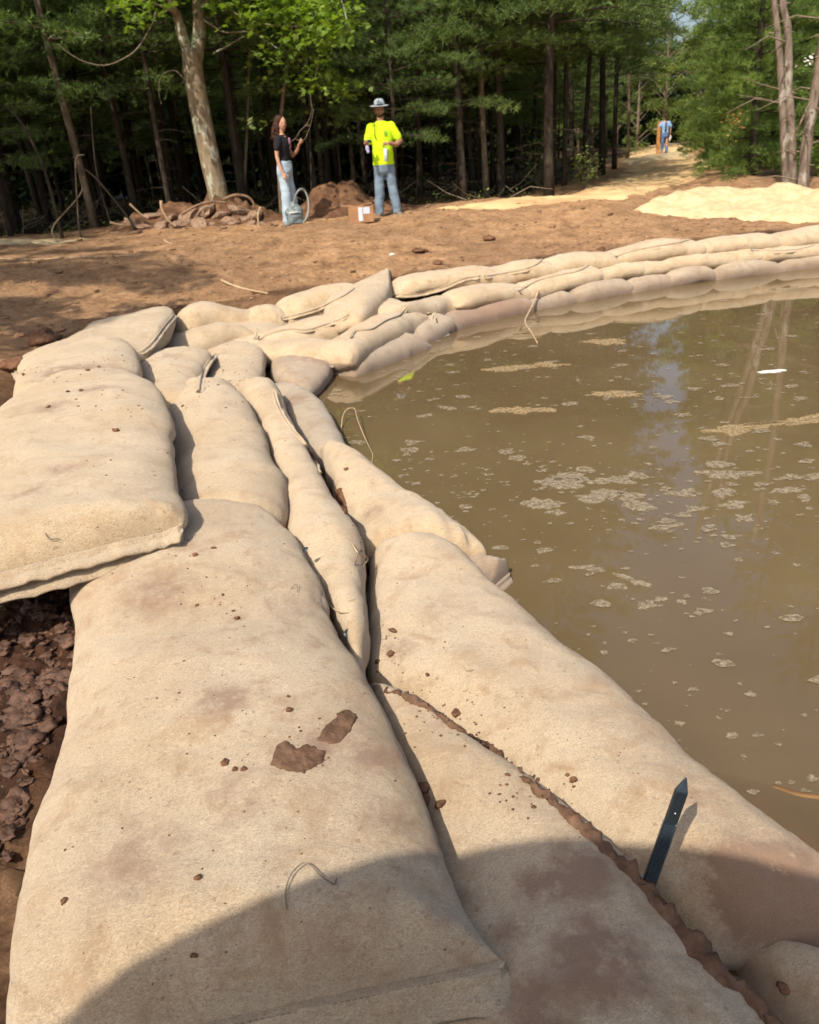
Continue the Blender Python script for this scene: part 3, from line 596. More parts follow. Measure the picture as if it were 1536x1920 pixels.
# ------------------------------------------------------------------ the woods
def blades(C, D, L, Wd, rng):
    """one thin triangle per needle: base C, direction D (unit), length L, width Wd"""
    n = len(C); r = rng.normal(size=(n, 3)); s = np.cross(D, r); s /= np.linalg.norm(s, axis=1)[:, None]+1e-9
    V = np.stack([C-s*Wd[:, None]/2, C+s*Wd[:, None]/2, C+D*L[:, None]], 1).reshape(-1, 3)
    return V, np.arange(3*n).reshape(n, 3)
def pine_parts(seed, h0, Ht, spread, whorl=.45, nbr=5, tuft=26, nb=12, bl=.11, bw=.012, dead_from=.5, lean=(0, 0), trunk_r=.09, droop=-.05):
    rng = np.random.default_rng(seed); tr = MB(); zz = np.linspace(0, Ht, 14)
    bend = lambda z: np.array([lean[0]*z+.10*math.sin(z*.5+seed)*min(1, z/3), lean[1]*z+.08*math.sin(z*.43+seed*2), z])
    tr.tube([bend(z)+(0, 0, -.25 if z == 0 else 0) for z in zz], [trunk_r*(1.25 if z == 0 else 1)*(1-.8*z/Ht) for z in zz], 9)
    dd = MB()
    for z in np.arange(dead_from, h0+1.2, .17):
        a = rng.uniform(0, 2*math.pi); L = rng.uniform(.25, 1.1); p = bend(z); q = [p+np.array([math.cos(a)*L*t, math.sin(a)*L*t, L*(.15*t-.25*t*t)+.02*math.sin(t*9)]) for t in (0, .35, .7, 1)]
        dd.tube(q, [.010, .007, .005, .003], 3, False)
        if rng.random() < .6:
            a2 = a+rng.uniform(-.8, .8); dd.tube([q[1], q[1]+np.array([math.cos(a2)*.3, math.sin(a2)*.3, rng.uniform(-.1, .15)])], [.005, .002], 3, False)
    Cs, Ds, Ls, Ws = [], [], [], []
    z = h0
    while z < Ht-.2:
        f = (z-h0)/(Ht-h0); Lm = spread*(1-f)**.75*(.55+.45*min(1, f*5+.25))+.25
        for b in range(nbr):
            a = 2*math.pi*(b+rng.uniform(-.35, .35))/nbr+z*2.1; L = Lm*rng.uniform(.65, 1.15); p = bend(z+rng.uniform(-.12, .12)); up = .10+.5*f
            t = np.linspace(0, 1, 7); pts = np.stack([p[0]+math.cos(a)*L*t, p[1]+math.sin(a)*L*t, p[2]+L*(up*t+droop*4*t*t*(1-f))], 1)
            tr.tube(pts[::2], np.linspace(.015*(1-f)+.006, .003, 4), 4, False)
            for k in range(int(tuft*(L/spread+.25))):
                tt = rng.uniform(.22, 1.02); side = rng.normal(0, .24*L*(1.15-tt)*1.2); c = np.array([np.interp(tt, t, pts[:, i]) for i in range(3)])
                c = c+np.array([-math.sin(a)*side, math.cos(a)*side, rng.normal(0, .05)])
                ax = np.array([math.cos(a+side*1.2), math.sin(a+side*1.2), .35+rng.normal(0, .2)]); ax /= np.linalg.norm(ax)
                d = ax*.75+rng.normal(0, .55, (nb, 3)); d /= np.linalg.norm(d, axis=1)[:, None]
                cc = c+ax*rng.uniform(-.08, .05, (nb, 1)); Cs.append(cc); Ds.append(d); Ls.append(rng.uniform(.7, 1.2, nb)*bl); Ws.append(np.full(nb, bw))
        z += whorl*rng.uniform(.8, 1.2)
    V, Fc = blades(np.concatenate(Cs), np.concatenate(Ds), np.concatenate(Ls), np.concatenate(Ws), rng)
    tm = mesh('trunk', np.concatenate(tr.V), tr.F); dm = mesh('dead_branches', np.concatenate(dd.V), dd.F) if dd.V else tm; cm = mesh('crown', V, Fc, False)
    return tm, dm, cm
def leaf_shape(kind):
    if kind == 'maple':
        a = np.array([-90, -60, -35, -18, 5, 30, 48, 65, 90, 115, 132, 150, 175, 198, 215, 240]); r = np.array([.25, .55, .38, .8, .5, .95, .45, .62, 1., .62, .45, .95, .5, .8, .38, .55])
        return np.stack([r*np.cos(np.radians(a)), r*np.sin(np.radians(a))+.25], 1)
    return np.array([(0, -.1), (.32, .25), (.36, .6), (0, 1.1), (-.36, .6), (-.32, .25)])
def leaves(C, size, rng, kind='oval', flat=.6):
    sh = leaf_shape(kind); n = len(C); m = len(sh)
    nrm = rng.normal(0, 1-flat, (n, 3)); nrm[:, 2] += 1; nrm /= np.linalg.norm(nrm, axis=1)[:, None]
    a = rng.normal(size=(n, 3)); u = np.cross(nrm, a); u /= np.linalg.norm(u, axis=1)[:, None]; v = np.cross(nrm, u)
    sz = size*rng.uniform(.6, 1.25, n)
    P = C[:, None, :]+sz[:, None, None]*(sh[None, :, 0:1]*u[:, None, :]+sh[None, :, 1:2]*v[:, None, :]-.25*(sh[None, :, 0:1]**2)*nrm[:, None, :])
    return P.reshape(-1, 3), np.arange(n*m).reshape(n, m)
def broad_parts(seed, Ht, h0, spread, nl=9000, size=.09, trunk_r=.12, kind='oval'):
    rng = np.random.default_rng(seed); tr = MB(); zz = np.linspace(0, Ht*.85, 10)
    P = [np.array([.25*math.sin(z*.35+seed)*z/Ht, .2*math.sin(z*.3+seed*3)*z/Ht, z-(.3 if z == 0 else 0)]) for z in zz]; tr.tube(P, [trunk_r*(1-.8*z/Ht) for z in zz], 8)
    cl = []
    for k in range(34):
        z = h0+(Ht-h0)*rng.random()**.9; a = rng.uniform(0, 6.283); f = (z-h0)/(Ht-h0); r = spread*math.sqrt(max(.05, 1-(2*f-.8)**2/1.7))*rng.uniform(.45, 1.)
        c = np.array([math.cos(a)*r, math.sin(a)*r, z]); base = np.array([np.interp(max(.3, z-r*.6), zz, [q[i] for q in P]) for i in range(2)]+[max(.3, z-r*.6)])
        tr.tube([base, (base+c)/2+(0, 0, .1*r), c], [.035, .02, .006], 4, False); cl.append((c, rng.uniform(.35, .75)))
    C = []
    for c, r in cl:
        q = rng.normal(size=(nl//34, 3)); q /= np.linalg.norm(q, axis=1)[:, None]; q *= (rng.random((len(q), 1))**.45)*r; q[:, 2] *= .6; C.append(c+q)
    V, Fc = leaves(np.concatenate(C), size, rng, kind)
    return mesh('trunk', np.concatenate(tr.V), tr.F), mesh('crown', V, Fc, False)
def set_mat(me, m): me.materials.append(m); return me
PINES = []
for i, (h0, Ht, sp, tf) in enumerate([(1.9, 8.6, 1.9, 36), (2.5, 9.0, 2.0, 36), (3.1, 9.6, 2.1, 34), (1.4, 8.0, 1.8, 40), (2.6, 8.8, 3.0, 70), (3.1, 9.2, 2.8, 66)]):
    t, d, c = pine_parts(20+i, h0, Ht, sp, tuft=tf, bw=.012 if i < 4 else .018, nb=12 if i < 4 else 13, lean=((.012, -.01, .02, -.015, .01, -.012)[i], (.0, .01, -.01, .012, .0, .0)[i]), trunk_r=(.075, .065, .09, .055, .085, .07)[i])
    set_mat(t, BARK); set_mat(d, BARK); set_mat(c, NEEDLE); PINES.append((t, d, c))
t_, d_, c_ = pine_parts(41, .35, 6.5, 1.35, whorl=.30, tuft=46, nb=14, bl=.12, bw=.013, dead_from=9, droop=-.09); set_mat(t_, BARK); set_mat(c_, NEEDLE_LIT); set_mat(d_, TWIG); BUSHY = (t_, None, c_)
T2 = PINES[4][0].copy(); T2.materials.clear(); T2.materials.append(BARK_PALE); T3 = PINES[5][0].copy(); T3.materials.clear(); T3.materials.append(BARK_PALE)
BROAD = []
for i, (Ht, h0, sp) in enumerate([(9, .8, 2.6), (12, 2.0, 3.0), (7, .2, 2.2)]):
    t, c = broad_parts(60+i, Ht, h0, sp, 15000 if i < 2 else 11000, .10); set_mat(t, BARK_PALE); set_mat(c, LEAF_FAR); BROAD.append((t, None, c))
def tree(name, parts, x, y, rz, sc, label, cat='tree', group=None, z=None, trunk=None, dead=True):
    z = float(H(np.array([x]), np.array([y]), False)[0]) if z is None else z
    r = tag(empty(name, (x, y, z-.02), rz), label, cat, group); r.scale = (sc, sc, sc)
    link('trunk', trunk or parts[0], None, r)
    if parts[1] is not None and dead: tag(link('dead_branches', parts[1], None, r), kind='stuff')
    link('crown', parts[2], None, r); return r
# edge trees the photo lets one tell apart: foot pixel, trunk kind
edge = [((38, 428), 2, 1.0, None, 'dark pine trunk farthest left at the edge of the woods'), ((92, 424), 0, .9, None, 'thin leaning dark pine second from the left edge of the photo'),
    ((178, 432), 1, 1.1, T3, 'slim grey pine standing left of the rubble heap'), ((262, 418), 3, 1.0, None, 'thin shaded pine behind the left end of the rubble heap'), ((330, 405), 2, .95, None, 'shaded pine just left of the lichen-spotted maple'),
    ((468, 398), 1, .95, None, 'dark pine between the maple and the woman in the black shirt'), ((604, 376), 0, .8, T2, 'slender pale-stemmed pine behind the dirt mound'),
    ((665, 352), 3, 1.0, T2, 'thin pale pine immediately left of the man in the yellow shirt'), ((790, 372), 2, 1.05, None, 'thick dark pine just right of the man in the yellow shirt'),
    ((868, 372), 3, 1.1, None, 'narrow pine second to the right of the man in the yellow shirt'), ((911, 368), 1, 1.0, T3, 'tall pale straight pine, palest stem right of the yellow shirt'),
    ((936, 366), 0, 1.05, None, 'narrow dark pine close beside the palest stem'), ((1058, 350), 2, .95, None, 'dark pine midway between the palest stem and the path'),
    ((1095, 340), 1, 1.0, None, 'dark pine with a small one at its foot, left of the path'), ((1128, 328), 0, 1.1, None, 'dark pine near the left border of the path'), ((1152, 318), 2, .9, None, 'dark pine second from the path opening'), ((1176, 304), 1, 1.0, T3, 'last dark pine before the path opening on its left side')]
used = []
for k, ((px, py), v, sc, tk, lb) in enumerate(edge):
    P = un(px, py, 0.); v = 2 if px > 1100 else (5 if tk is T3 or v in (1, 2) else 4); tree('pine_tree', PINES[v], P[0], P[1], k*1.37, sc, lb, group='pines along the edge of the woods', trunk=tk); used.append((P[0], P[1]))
rng = np.random.default_rng(5)
def inside_left(x, y): return y > 16.4+max(0, (x-2.6)*2.65) and y < 33+max(0, x-2)*2.2
def inside_right(x, y): return x > 10.4+(y-18)*.37 and y > 17.5
npn = 0
for gx in np.arange(-17, 26, 1.45):
    for gy in np.arange(16.8, 52, 1.6):
        x, y = gx+rng.uniform(-.6, .6), gy+rng.uniform(-.65, .65)
        if abs(math.degrees(math.atan2(x, y))-1) > 33: continue
        L, Rr = inside_left(x, y), inside_right(x, y)
        if L and y > 20 and x > 2.6+(y-16.4)/2.65-1.9: continue
        if not (L or Rr) or min([math.hypot(x-a, y-b) for a, b in used]+[9]) < 1.15: continue
        if L and y > 29+max(0, x-2)*1.9 and rng.random() < .4: continue
        if Rr and y > 34 and rng.random() < .35: continue
        used.append((x, y)); npn += 1
        tree('pine_tree', PINES[int(rng.integers(0, 3)) if y > 19 else int(rng.integers(0, 4))], x, y, rng.uniform(0, 6.28), rng.uniform(.85, 1.12) if L else rng.uniform(1.2, 1.55),
             'slender dark pine among the crowded trunks inside the woods left of the path' if L else 'pine in the shaded woods right of the path', group='pines inside the left woods' if L else 'pines inside the right woods', dead=(y < 24))
# young bright pines right of the path
for k, (px, py, d_, sc, lb) in enumerate([(1392, 338, 0, 1.0, 'bushy bright green young pine right of the path, lowest and nearest'), (1352, 312, 0, 1.15, 'bushy bright pine behind the nearest one, overhanging the path'),
        (1440, 318, 0, 1.2, 'bushy pine with lit needles directly behind the forked trunks'), (1345, 296, 0, 1.3, 'tall bushy pine farther down the right side of the path')]):
    P = un(px, py, 0); tree('young_pine', BUSHY, P[0]+.5, P[1]+.7, k*2.1+.5, sc, lb, group='bushy young pines right of the path')
# overhanging lit pines left of the path opening
for k, (x, y, sc, lb) in enumerate([(4.2, 21.6, 1.1, 'pine with long drooping lit boughs over the dark trunks left of the path'), (6.2, 28.3, 1.15, 'pine with lit boughs reaching over the path opening from the left'), (3.4, 17.2, 1.2, 'pine whose lit boughs hang above the palest stem')]):
    tree('pine_tree', PINES[4], x, y, k*2+1., sc, lb, group='pines with boughs over the path')
# broadleaf trees closing the view down the path
for k, (x, y, v, sc) in enumerate([(13.2, 58, 0, 1.1), (16.5, 56, 2, 1.0), (19.5, 60, 1, 1.1), (22.5, 57, 0, 1.), (11, 62, 1, 1.2), (15, 66, 1, 1.3), (19, 70, 0, 1.5), (24, 66, 1, 1.3), (28, 64, 0, 1.3), (12.2, 50, 2, .8), (18.5, 50, 2, .9), (20.8, 48, 0, .8), (8, 70, 1, 1.4), (32, 72, 1, 1.4)]):
    tree('broadleaf_tree', BROAD[v], x, y, k*1.9, sc, ('leafy tree in the sunlit woodland beyond the end of the path' if k not in (9, 10) else ('low sunlit bushy tree left of the walker, behind the post', 'low sunlit bushy tree right of the walker')[k-9]), group='broadleaf trees beyond the path')
# the deep wood behind, one mass of leaves
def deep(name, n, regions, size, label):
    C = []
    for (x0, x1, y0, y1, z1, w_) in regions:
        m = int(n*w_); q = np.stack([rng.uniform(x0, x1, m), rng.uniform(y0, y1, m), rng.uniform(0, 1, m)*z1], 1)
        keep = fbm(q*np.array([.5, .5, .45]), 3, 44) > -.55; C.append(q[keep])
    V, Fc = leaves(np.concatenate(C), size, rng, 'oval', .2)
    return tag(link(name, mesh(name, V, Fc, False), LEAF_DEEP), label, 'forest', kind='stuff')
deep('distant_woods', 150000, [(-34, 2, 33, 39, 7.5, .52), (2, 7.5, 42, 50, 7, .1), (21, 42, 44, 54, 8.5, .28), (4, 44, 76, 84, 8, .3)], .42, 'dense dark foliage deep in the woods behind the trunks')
# trees behind and beside the camera that throw the shade on the left of the clearing
for k, (x, y, v, sc) in enumerate([(-13.5, 9.5, 1, 1.1), (-15.5, 12.5, 2, 1.1), (-12.2, 6.2, 0, 1.15), (-10.6, 3.4, 2, 1.1), (-17, 15, 1, 1.1), (-14, 4, 1, 1.2), (-11.2, 12.6, 1, 1.0), (-12.6, 15.6, 0, 1.1), (-17.8, 9, 2, 1.2), (-10.4, 16.2, 2, 1.0), (-9.6, 18.0, 1, .9), (-9.6, 9.8, 5, 1.1), (-9.9, 12.9, 5, 1.1), (-11.0, 7.6, 4, 1.1)]):
    tree('pine_tree', PINES[v], x, y, k*1.7, sc, 'pine at the left side of the clearing, outside the photo', group='pines left of the clearing')
for k, (x, y, v, sc) in enumerate([(-9.0, 4.4, 1, .85), (-7.3, 3.0, 0, 1.0), (-11, .5, 1, 1.0)]):
    tree('broadleaf_tree', BROAD[v], x, y, k*1.7, sc, 'leafy tree left of the clearing, outside the photo', group='leafy trees left of the clearing')
# forest floor: ferns, twigs
def understory():
    q = []
    for _ in range(2600):
        x = rng.uniform(-15, 22); y = rng.uniform(16.2, 40)
        if inside_left(x, y-.1) or inside_right(x+.6, y): q.append((x, y))
    q = np.array(q); z = H(q[:, 0], q[:, 1], False)
    C = np.repeat(np.column_stack([q, z]), 7, 0); C = C+rng.normal(0, [.10, .10, .0], C.shape); C[:, 2] += np.abs(rng.normal(.05, .07, len(C)))
    V, Fc = leaves(C, .045, rng, 'oval', .3); tag(link('undergrowth', mesh('undergrowth', V, Fc, False), LEAF_FAR), 'sparse low green plants on the floor of the woods', 'undergrowth', kind='stuff')
    mb = MB()
    for _ in range(500):
        x = rng.uniform(-13, 20); y = rng.uniform(16.4, 30)
        if not (inside_left(x, y) or inside_right(x, y)): continue
        a = rng.uniform(0, 6.28); L = rng.uniform(.3, 1.6); z0 = float(H(np.array([x]), np.array([y]), False)[0])
        mb.tube([(x, y, z0+.02), (x+math.cos(a)*L*.5, y+math.sin(a)*L*.5, z0+rng.uniform(.03, .3)), (x+math.cos(a)*L, y+math.sin(a)*L, z0+rng.uniform(.02, .7))], [.014, .01, .004], 4, False)
    tag(mb.build('fallen_branches', TWIG), 'fallen grey branches scattered on the woodland floor', 'branches', kind='stuff')
understory()
def small_bush(P, n, r, hgt, label, mat=LEAF, size=.06):
    q = rng.normal(size=(n, 3)); q /= np.linalg.norm(q, axis=1)[:, None]; q *= rng.random((n, 1))**.4*np.array([r, r, hgt/2]); C = q+np.array([0, 0, hgt*.5])
    e = tag(empty('shrub', tuple(P)), label, 'shrub'); V, Fc = leaves(C, size, rng, 'oval', .4); link('leaves', mesh('leaves', V, Fc, False), mat, e)
    mb = MB()
    for k in range(7): t = C[rng.integers(0, n)]; mb.tube([(0, 0, -.05), t*np.array([.4, .4, .6]), t], [.008, .006, .003], 4, False)
    mb.build('stem', TWIG, e)
P = un(1490, 318, .1); small_bush((P[0]-.1, P[1]-1.2, 0.0), 420, .32, .75, 'small bright green shrub at the foot of the forked trunks')
P = un(1448, 322, 0); small_bush((P[0]-.1, P[1]-1.2, 0.), 160, .22, .5, 'sparse yellow-green sprig left of the forked trunks')
P = un(1090, 352, 0); small_bush((P[0], P[1]-.3, 0), 260, .4, .9, 'low dull green bush below the pines left of the path', LEAF_FAR)
P = un(1010, 352, 0); small_bush((P[0], P[1]+.2, 0), 420, .5, 1.5, 'tall dim bush among the trunks right of the palest stem', LEAF_FAR)
P = un(1222, 290, 0); small_bush((P[0]-.5, P[1]+1, 0), 500, .8, .7, 'low grassy clump at the foot of the brown post by the path', LEAF_FAR)

# the maple with the lichen bark: trunk leans left going up, forks
def px_pt(px, py, dist):               # point on a pixel's ray at horizontal distance dist
    d = ray(px, py); return CAM+d*(dist/math.hypot(d[0], d[1]))
DM = 16.9
mb_t = MB(); foot = un(412, 418, 0.); DM = math.hypot(foot[0], foot[1])
mp = tag(empty('maple_tree', (foot[0], foot[1], 0)), 'lichen-spotted maple with a forked leaning trunk and bright green leaves above the rubble', 'tree')
rel = lambda P: np.asarray(P)-np.array([foot[0], foot[1], 0])
tr = lambda L, D=DM: [rel(px_pt(a, b, D)) for a, b in L]
q = tr([(422, 410), (411, 372), (405, 345), (394, 300), (382, 240), (370, 180), (362, 130), (360, 92)]); mb_t.tube(catmull([q[0]+(0, 0, -.3)]+q, 26), np.interp(np.linspace(0, 1, 26), [0, .15, 1], [.24, .19, .175]), 14)
f = q[-1]
mb_t.tube(catmull([f-(0, 0, .25), tr([(374, 60)])[0], tr([(372, 20)])[0], tr([(368, -60)])[0], tr([(378, -300)])[0]], 16), np.linspace(.13, .07, 16), 10)
mb_t.tube(catmull([f-(0, 0, .3), tr([(343, 70)])[0], tr([(333, 30)])[0], tr([(318, -10)], DM-.2)[0], tr([(270, -260)], DM-.5)[0]], 16), np.linspace(.11, .05, 16), 10)
mb_t.build('trunk', MAPLE, mp)
mb_b = MB(); tips = []
def limb(L, D0, D1, r0=.03, r1=.006):
    n = len(L); P = [rel(px_pt(a, b, D0+(D1-D0)*i/(n-1))) for i, (a, b) in enumerate(L)]; C = catmull(P, 14); mb_b.tube(C, np.linspace(r0, r1, 14), 5, False); return C
bl = [limb([(372, 20), (400, -5), (450, 30), (500, 45), (560, 50)], DM, DM-1.2), limb([(385, -20), (440, -60), (520, -20), (600, 20), (650, 60)], DM, DM-1.6), limb([(372, 30), (420, 60), (470, 60), (520, 90)], DM, DM-.8, .02),
    limb([(400, 100), (440, 78), (485, 45), (500, -10)], DM, DM-.4, .015), limb([(333, 30), (300, 10), (250, 0), (210, 15)], DM, DM-.9, .02), limb([(333, 10), (290, 30), (255, 35)], DM, DM-.7, .015),
    limb([(560, -60), (590, 40), (600, 90), (590, 150)], DM-1, DM-1.2, .02), limb([(500, -60), (540, -10), (530, 60), (520, 120)], DM-.8, DM-.9, .02), limb([(600, -80), (640, 0), (655, 60)], DM-1.3, DM-1.6, .02)]
mb_b.build('branch', MAPLE, mp)
vb = MB(); P = tr([(292, 22), (285, 45), (262, 85), (240, 105), (200, 122), (160, 116), (130, 100), (108, 82)], DM-.7); vb.tube(catmull(P, 30), np.linspace(.014, .006, 30), 5, False)
P = tr([(345, 148), (330, 133), (312, 135), (300, 150), (298, 175), (303, 195)], DM-.3); vb.tube(catmull(P, 20), np.linspace(.012, .004, 20), 5, False)
tag(vb.build('vine', TWIG, mp), 'bare looping grey vine hanging from the maple')
C = []
def cloud(px, py, rx, ry, n, D, dd=.5):
    for _ in range(n): C.append(rel(px_pt(px+rng.normal(0, rx), py+rng.normal(0, ry), D+rng.normal(0, dd))))
for (px, py, rx, ry, n, D) in [(232, 8, 22, 8, 70, DM-.9), (255, 36, 14, 7, 45, DM-.7), (300, 12, 14, 8, 40, DM-.5), (445, -10, 40, 14, 150, DM-.6), (540, 10, 50, 18, 330, DM-1.2), (610, 30, 28, 22, 300, DM-1.5), (575, 70, 30, 16, 160, DM-1.4), (625, 75, 18, 14, 90, DM-1.6), (480, 40, 30, 14, 90, DM-.8), (520, 100, 28, 16, 80, DM-.8),
        (600, 130, 18, 16, 60, DM-1.2), (640, 160, 18, 14, 60, DM-1.2), (560, 150, 16, 12, 40, DM-.8), (400, 15, 10, 8, 25, DM-.4), (500, -80, 90, 30, 600, DM-1), (320, -90, 80, 30, 500, DM-.6), (400, -190, 120, 50, 900, DM-.6), (380, -330, 120, 60, 900, DM-.4)]: cloud(px, py, rx, ry, n, D)
V, Fc = leaves(np.array(C), .085, rng, 'maple', .55); link('crown', mesh('crown', V, Fc, False), LEAF, mp)
# understory sapling with yellow-green leaves, behind the woman
sp = tag(empty('sapling', tuple(un(528, 405, 0))), 'thin pale sapling with yellow-green leaves directly behind the woman', 'sapling'); o0 = np.array(sp.location); D0 = math.hypot(o0[0], o0[1])
mb = MB(); rl = lambda a, b, D=D0: px_pt(a, b, D)-o0
mb.tube(catmull([(0, 0, -.1), rl(524, 300), rl(530, 190), rl(541, 110), rl(548, 40), rl(552, -60)], 24), np.linspace(.05, .025, 24), 7); mb.build('trunk', BARK_PALE, sp)
C = np.array([rl(rng.normal(a, rx), rng.normal(b, ry), D0+rng.normal(0, .4)) for a, b, rx, ry, n in [(560, 110, 30, 16, 90), (600, 160, 26, 18, 110), (650, 190, 20, 14, 60), (500, 160, 24, 10, 50), (470, 230, 16, 8, 30), (640, 230, 20, 10, 40)] for _ in range(n)])
V, Fc = leaves(C, .075, rng, 'maple', .5); link('crown', mesh('crown', V, Fc, False), LEAF_FAR, sp)
# forked trunks and the leaning trunk on the right
foot = un(1478, 346, 0); DR = math.hypot(foot[0], foot[1])
def trunk_tree(name, label, feet, stems, mat, cr=None):
    o0 = np.array([*un(*feet, 0)[:2], 0]); D = math.hypot(o0[0], o0[1]); e = tag(empty(name, tuple(o0)), label, 'tree', 'bare-stemmed trees on the right')
    mb = MB()
    for L, r0, r1 in stems:
        P = [px_pt(a, b, D)-o0 for a, b in L]; P = [P[0]+(0, 0, -.3)]+P; C = catmull(P, 30); rr = .6*np.linspace(r0, r1, 30)*(1+.06*np.sin(np.arange(30)*1.9)); mb.tube(C, rr, 12)
    mb.build('trunk', mat, e)
    br = MB(); rg = np.random.default_rng(int(feet[0]))
    for k in range(26):
        L, r0, r1 = stems[k % len(stems)]; i = rg.integers(0, len(L)-2); t = rg.random(); a = L[i][0]*(1-t)+L[i+1][0]*t; b = L[i][1]*(1-t)+L[i+1][1]*t
        p = px_pt(a, b, D)-o0; an = rg.uniform(0, 6.28); ln = rg.choice([.12, .2, .5, .9]); br.tube([p, p+np.array([math.cos(an)*ln*.5, math.sin(an)*ln*.5, ln*.12]), p+np.array([math.cos(an)*ln, math.sin(an)*ln, ln*rg.uniform(-.1, .3)])], [.016, .010, .004], 4, False)
    tag(br.build('dead_branches', TWIG, e), kind='stuff')
    if cr: link('crown', cr, None, e)
trunk_tree('forked_tree', 'tree with two pale trunks rising close together behind the sand pile', (1476, 346), [([(1474, 346), (1470, 250), (1466, 170), (1462, 100), (1452, 0), (1440, -150), (1430, -400)], .12, .07), ([(1486, 344), (1484, 250), (1479, 160), (1478, 60), (1468, 0), (1462, -150), (1475, -420)], .14, .07)], BARK_RED)
trunk_tree('leaning_tree', 'brown rough trunk leaning right at the right edge of the photo', (1506, 346), [([(1506, 346), (1514, 260), (1526, 190), (1537, 120), (1548, 40), (1570, -120), (1590, -400)], .17, .09)], BARK_RED)
mb = MB(); a, b = px_pt(1492, 250, DR-.4), px_pt(1520, 190, DR-.4); mb.tube([a, (a+b)/2, b], [.02, .018, .014], 6); e = tag(mb.build('snapped_branch', TWIG, None, tuple(a)), 'grey snapped branch propped between the forked trunks and the leaning one', 'branch')
for k, (px, py) in enumerate([(1318, 232)]):
    P = px_pt(px+60, py, 17.2); V, Fc = leaves(P+rng.normal(0, [.10, .1, .16], (60, 3)), .06, rng); o = link('dead_sprig', mesh('dead_sprig', V-P, Fc, False), leaf_mat('dead_leaves', (.36, .16, .05), (.45, .25, .09), .3), None, Vector(P)); tag(o, 'orange-brown dead sprig hanging in the bushy pines on the right', 'dead sprig', kind='stuff')
P = px_pt(1518, 118, DR-1); V, Fc = leaves(P+rng.normal(0, [.10, .1, .06], (26, 3)), .05, rng); tag(link('bleached_leaves', mesh('bleached_leaves', V-P, Fc, False), simple('bleached_leaf', (.75, .75, .66), (.6, .6, .5)), None, Vector(P)), 'cluster of bleached pale leaves between the forked and leaning trunks', 'leaves')
# bare saplings and leaning poles in the dark left part
for k, (L, r, D, lb) in enumerate([([(112, 425), (90, 340), (72, 290), (40, 230), (12, 200)], .035, 16.5, 'bent dark pole leaning left in the woods at far left'), ([(245, 415), (185, 340), (150, 310)], .022, 16.3, 'thin broken pole slanting down to the rubble from the left'),
        ([(100, 425), (150, 365), (158, 330)], .018, 16.0, 'thin pale stick leaning right at the far left of the woods'), ([(148, 425), (145, 380), (142, 300), (158, 290)], .016, 16.2, 'crooked thin stem with pale spots at left'), ([(205, 410), (190, 360), (178, 300), (170, 200)], .02, 17, 'slim bare stem behind the slim grey pine'),
        ([(456, 398), (463, 250), (468, 100), (470, -20)], .04, 17.6, 'thin lit stem between the maple and the woman'), ([(585, 395), (583, 300), (580, 200), (578, 90)], .02, 16.8, 'thin grey stem right of the woman'), ([(640, 350), (636, 300), (632, 230)], .02, 17.2, 'short thin stem above the dirt mound')]):
    P = [px_pt(a, b, D) for a, b in L]; mb = MB(); mb.tube(catmull([P[0]-(0, 0, .25)]+P, 18), np.linspace(r, r*.5, 18), 6); tag(mb.build('bare_sapling', BARK_PALE if k in (5, 2, 3) else BARK, None, tuple(P[0])), lb, 'sapling')
# ------------------------------------------------------------------ placing things on the bags
bpy.context.view_layer.update()
TREES = []
for o in BVH+[ground, pile]+HEAPS:
    me = o.data; loc = np.array(o.location); co = np.empty(len(me.vertices)*3, np.float32); me.vertices.foreach_get('co', co); co = co.reshape(-1, 3)+loc
    if o is ground:
        k = np.where((np.abs(co[:, 0]) < 14) & (co[:, 1] > 0) & (co[:, 1] < 20))[0]; keep = np.zeros(len(co), bool); keep[k] = 1
        fs = np.empty(len(me.loops), np.int32); me.loops.foreach_get('vertex_index', fs); fs = fs.reshape(-1, 4); fs = fs[keep[fs].all(1)]
        rm = np.zeros(len(co), int); rm[k] = np.arange(len(k)); TREES.append(BVHTree.FromPolygons(co[k].tolist(), rm[fs].tolist()))
    else: TREES.append(BVHTree.FromPolygons(co.tolist(), [list(p.vertices) for p in me.polygons]))
def cast(o, d):
    best = None
    for t in TREES:
        h = t.ray_cast(Vector(o), Vector(d))
        if h[0] is not None and (best is None or h[3] < best[2]): best = (np.array(h[0]), np.array(h[1]), h[3])
    if best is None: return None
    n = best[1]; n = n if n @ np.array(d) < 0 else -n
    return best[0], n
def hit(px, py): return cast(CAM, ray(px, py))
ALLO = BVH+[ground, pile]+HEAPS
def hit_o(px, py):
    best = None; d = ray(px, py)
    for t, o in zip(TREES[:len(BVH)], BVH):
        h = t.ray_cast(Vector(CAM), Vector(d))
        if h[0] is not None and (best is None or h[3] < best[2]): best = (np.array(h[0]), np.array(h[1]), h[3], o)
    return best
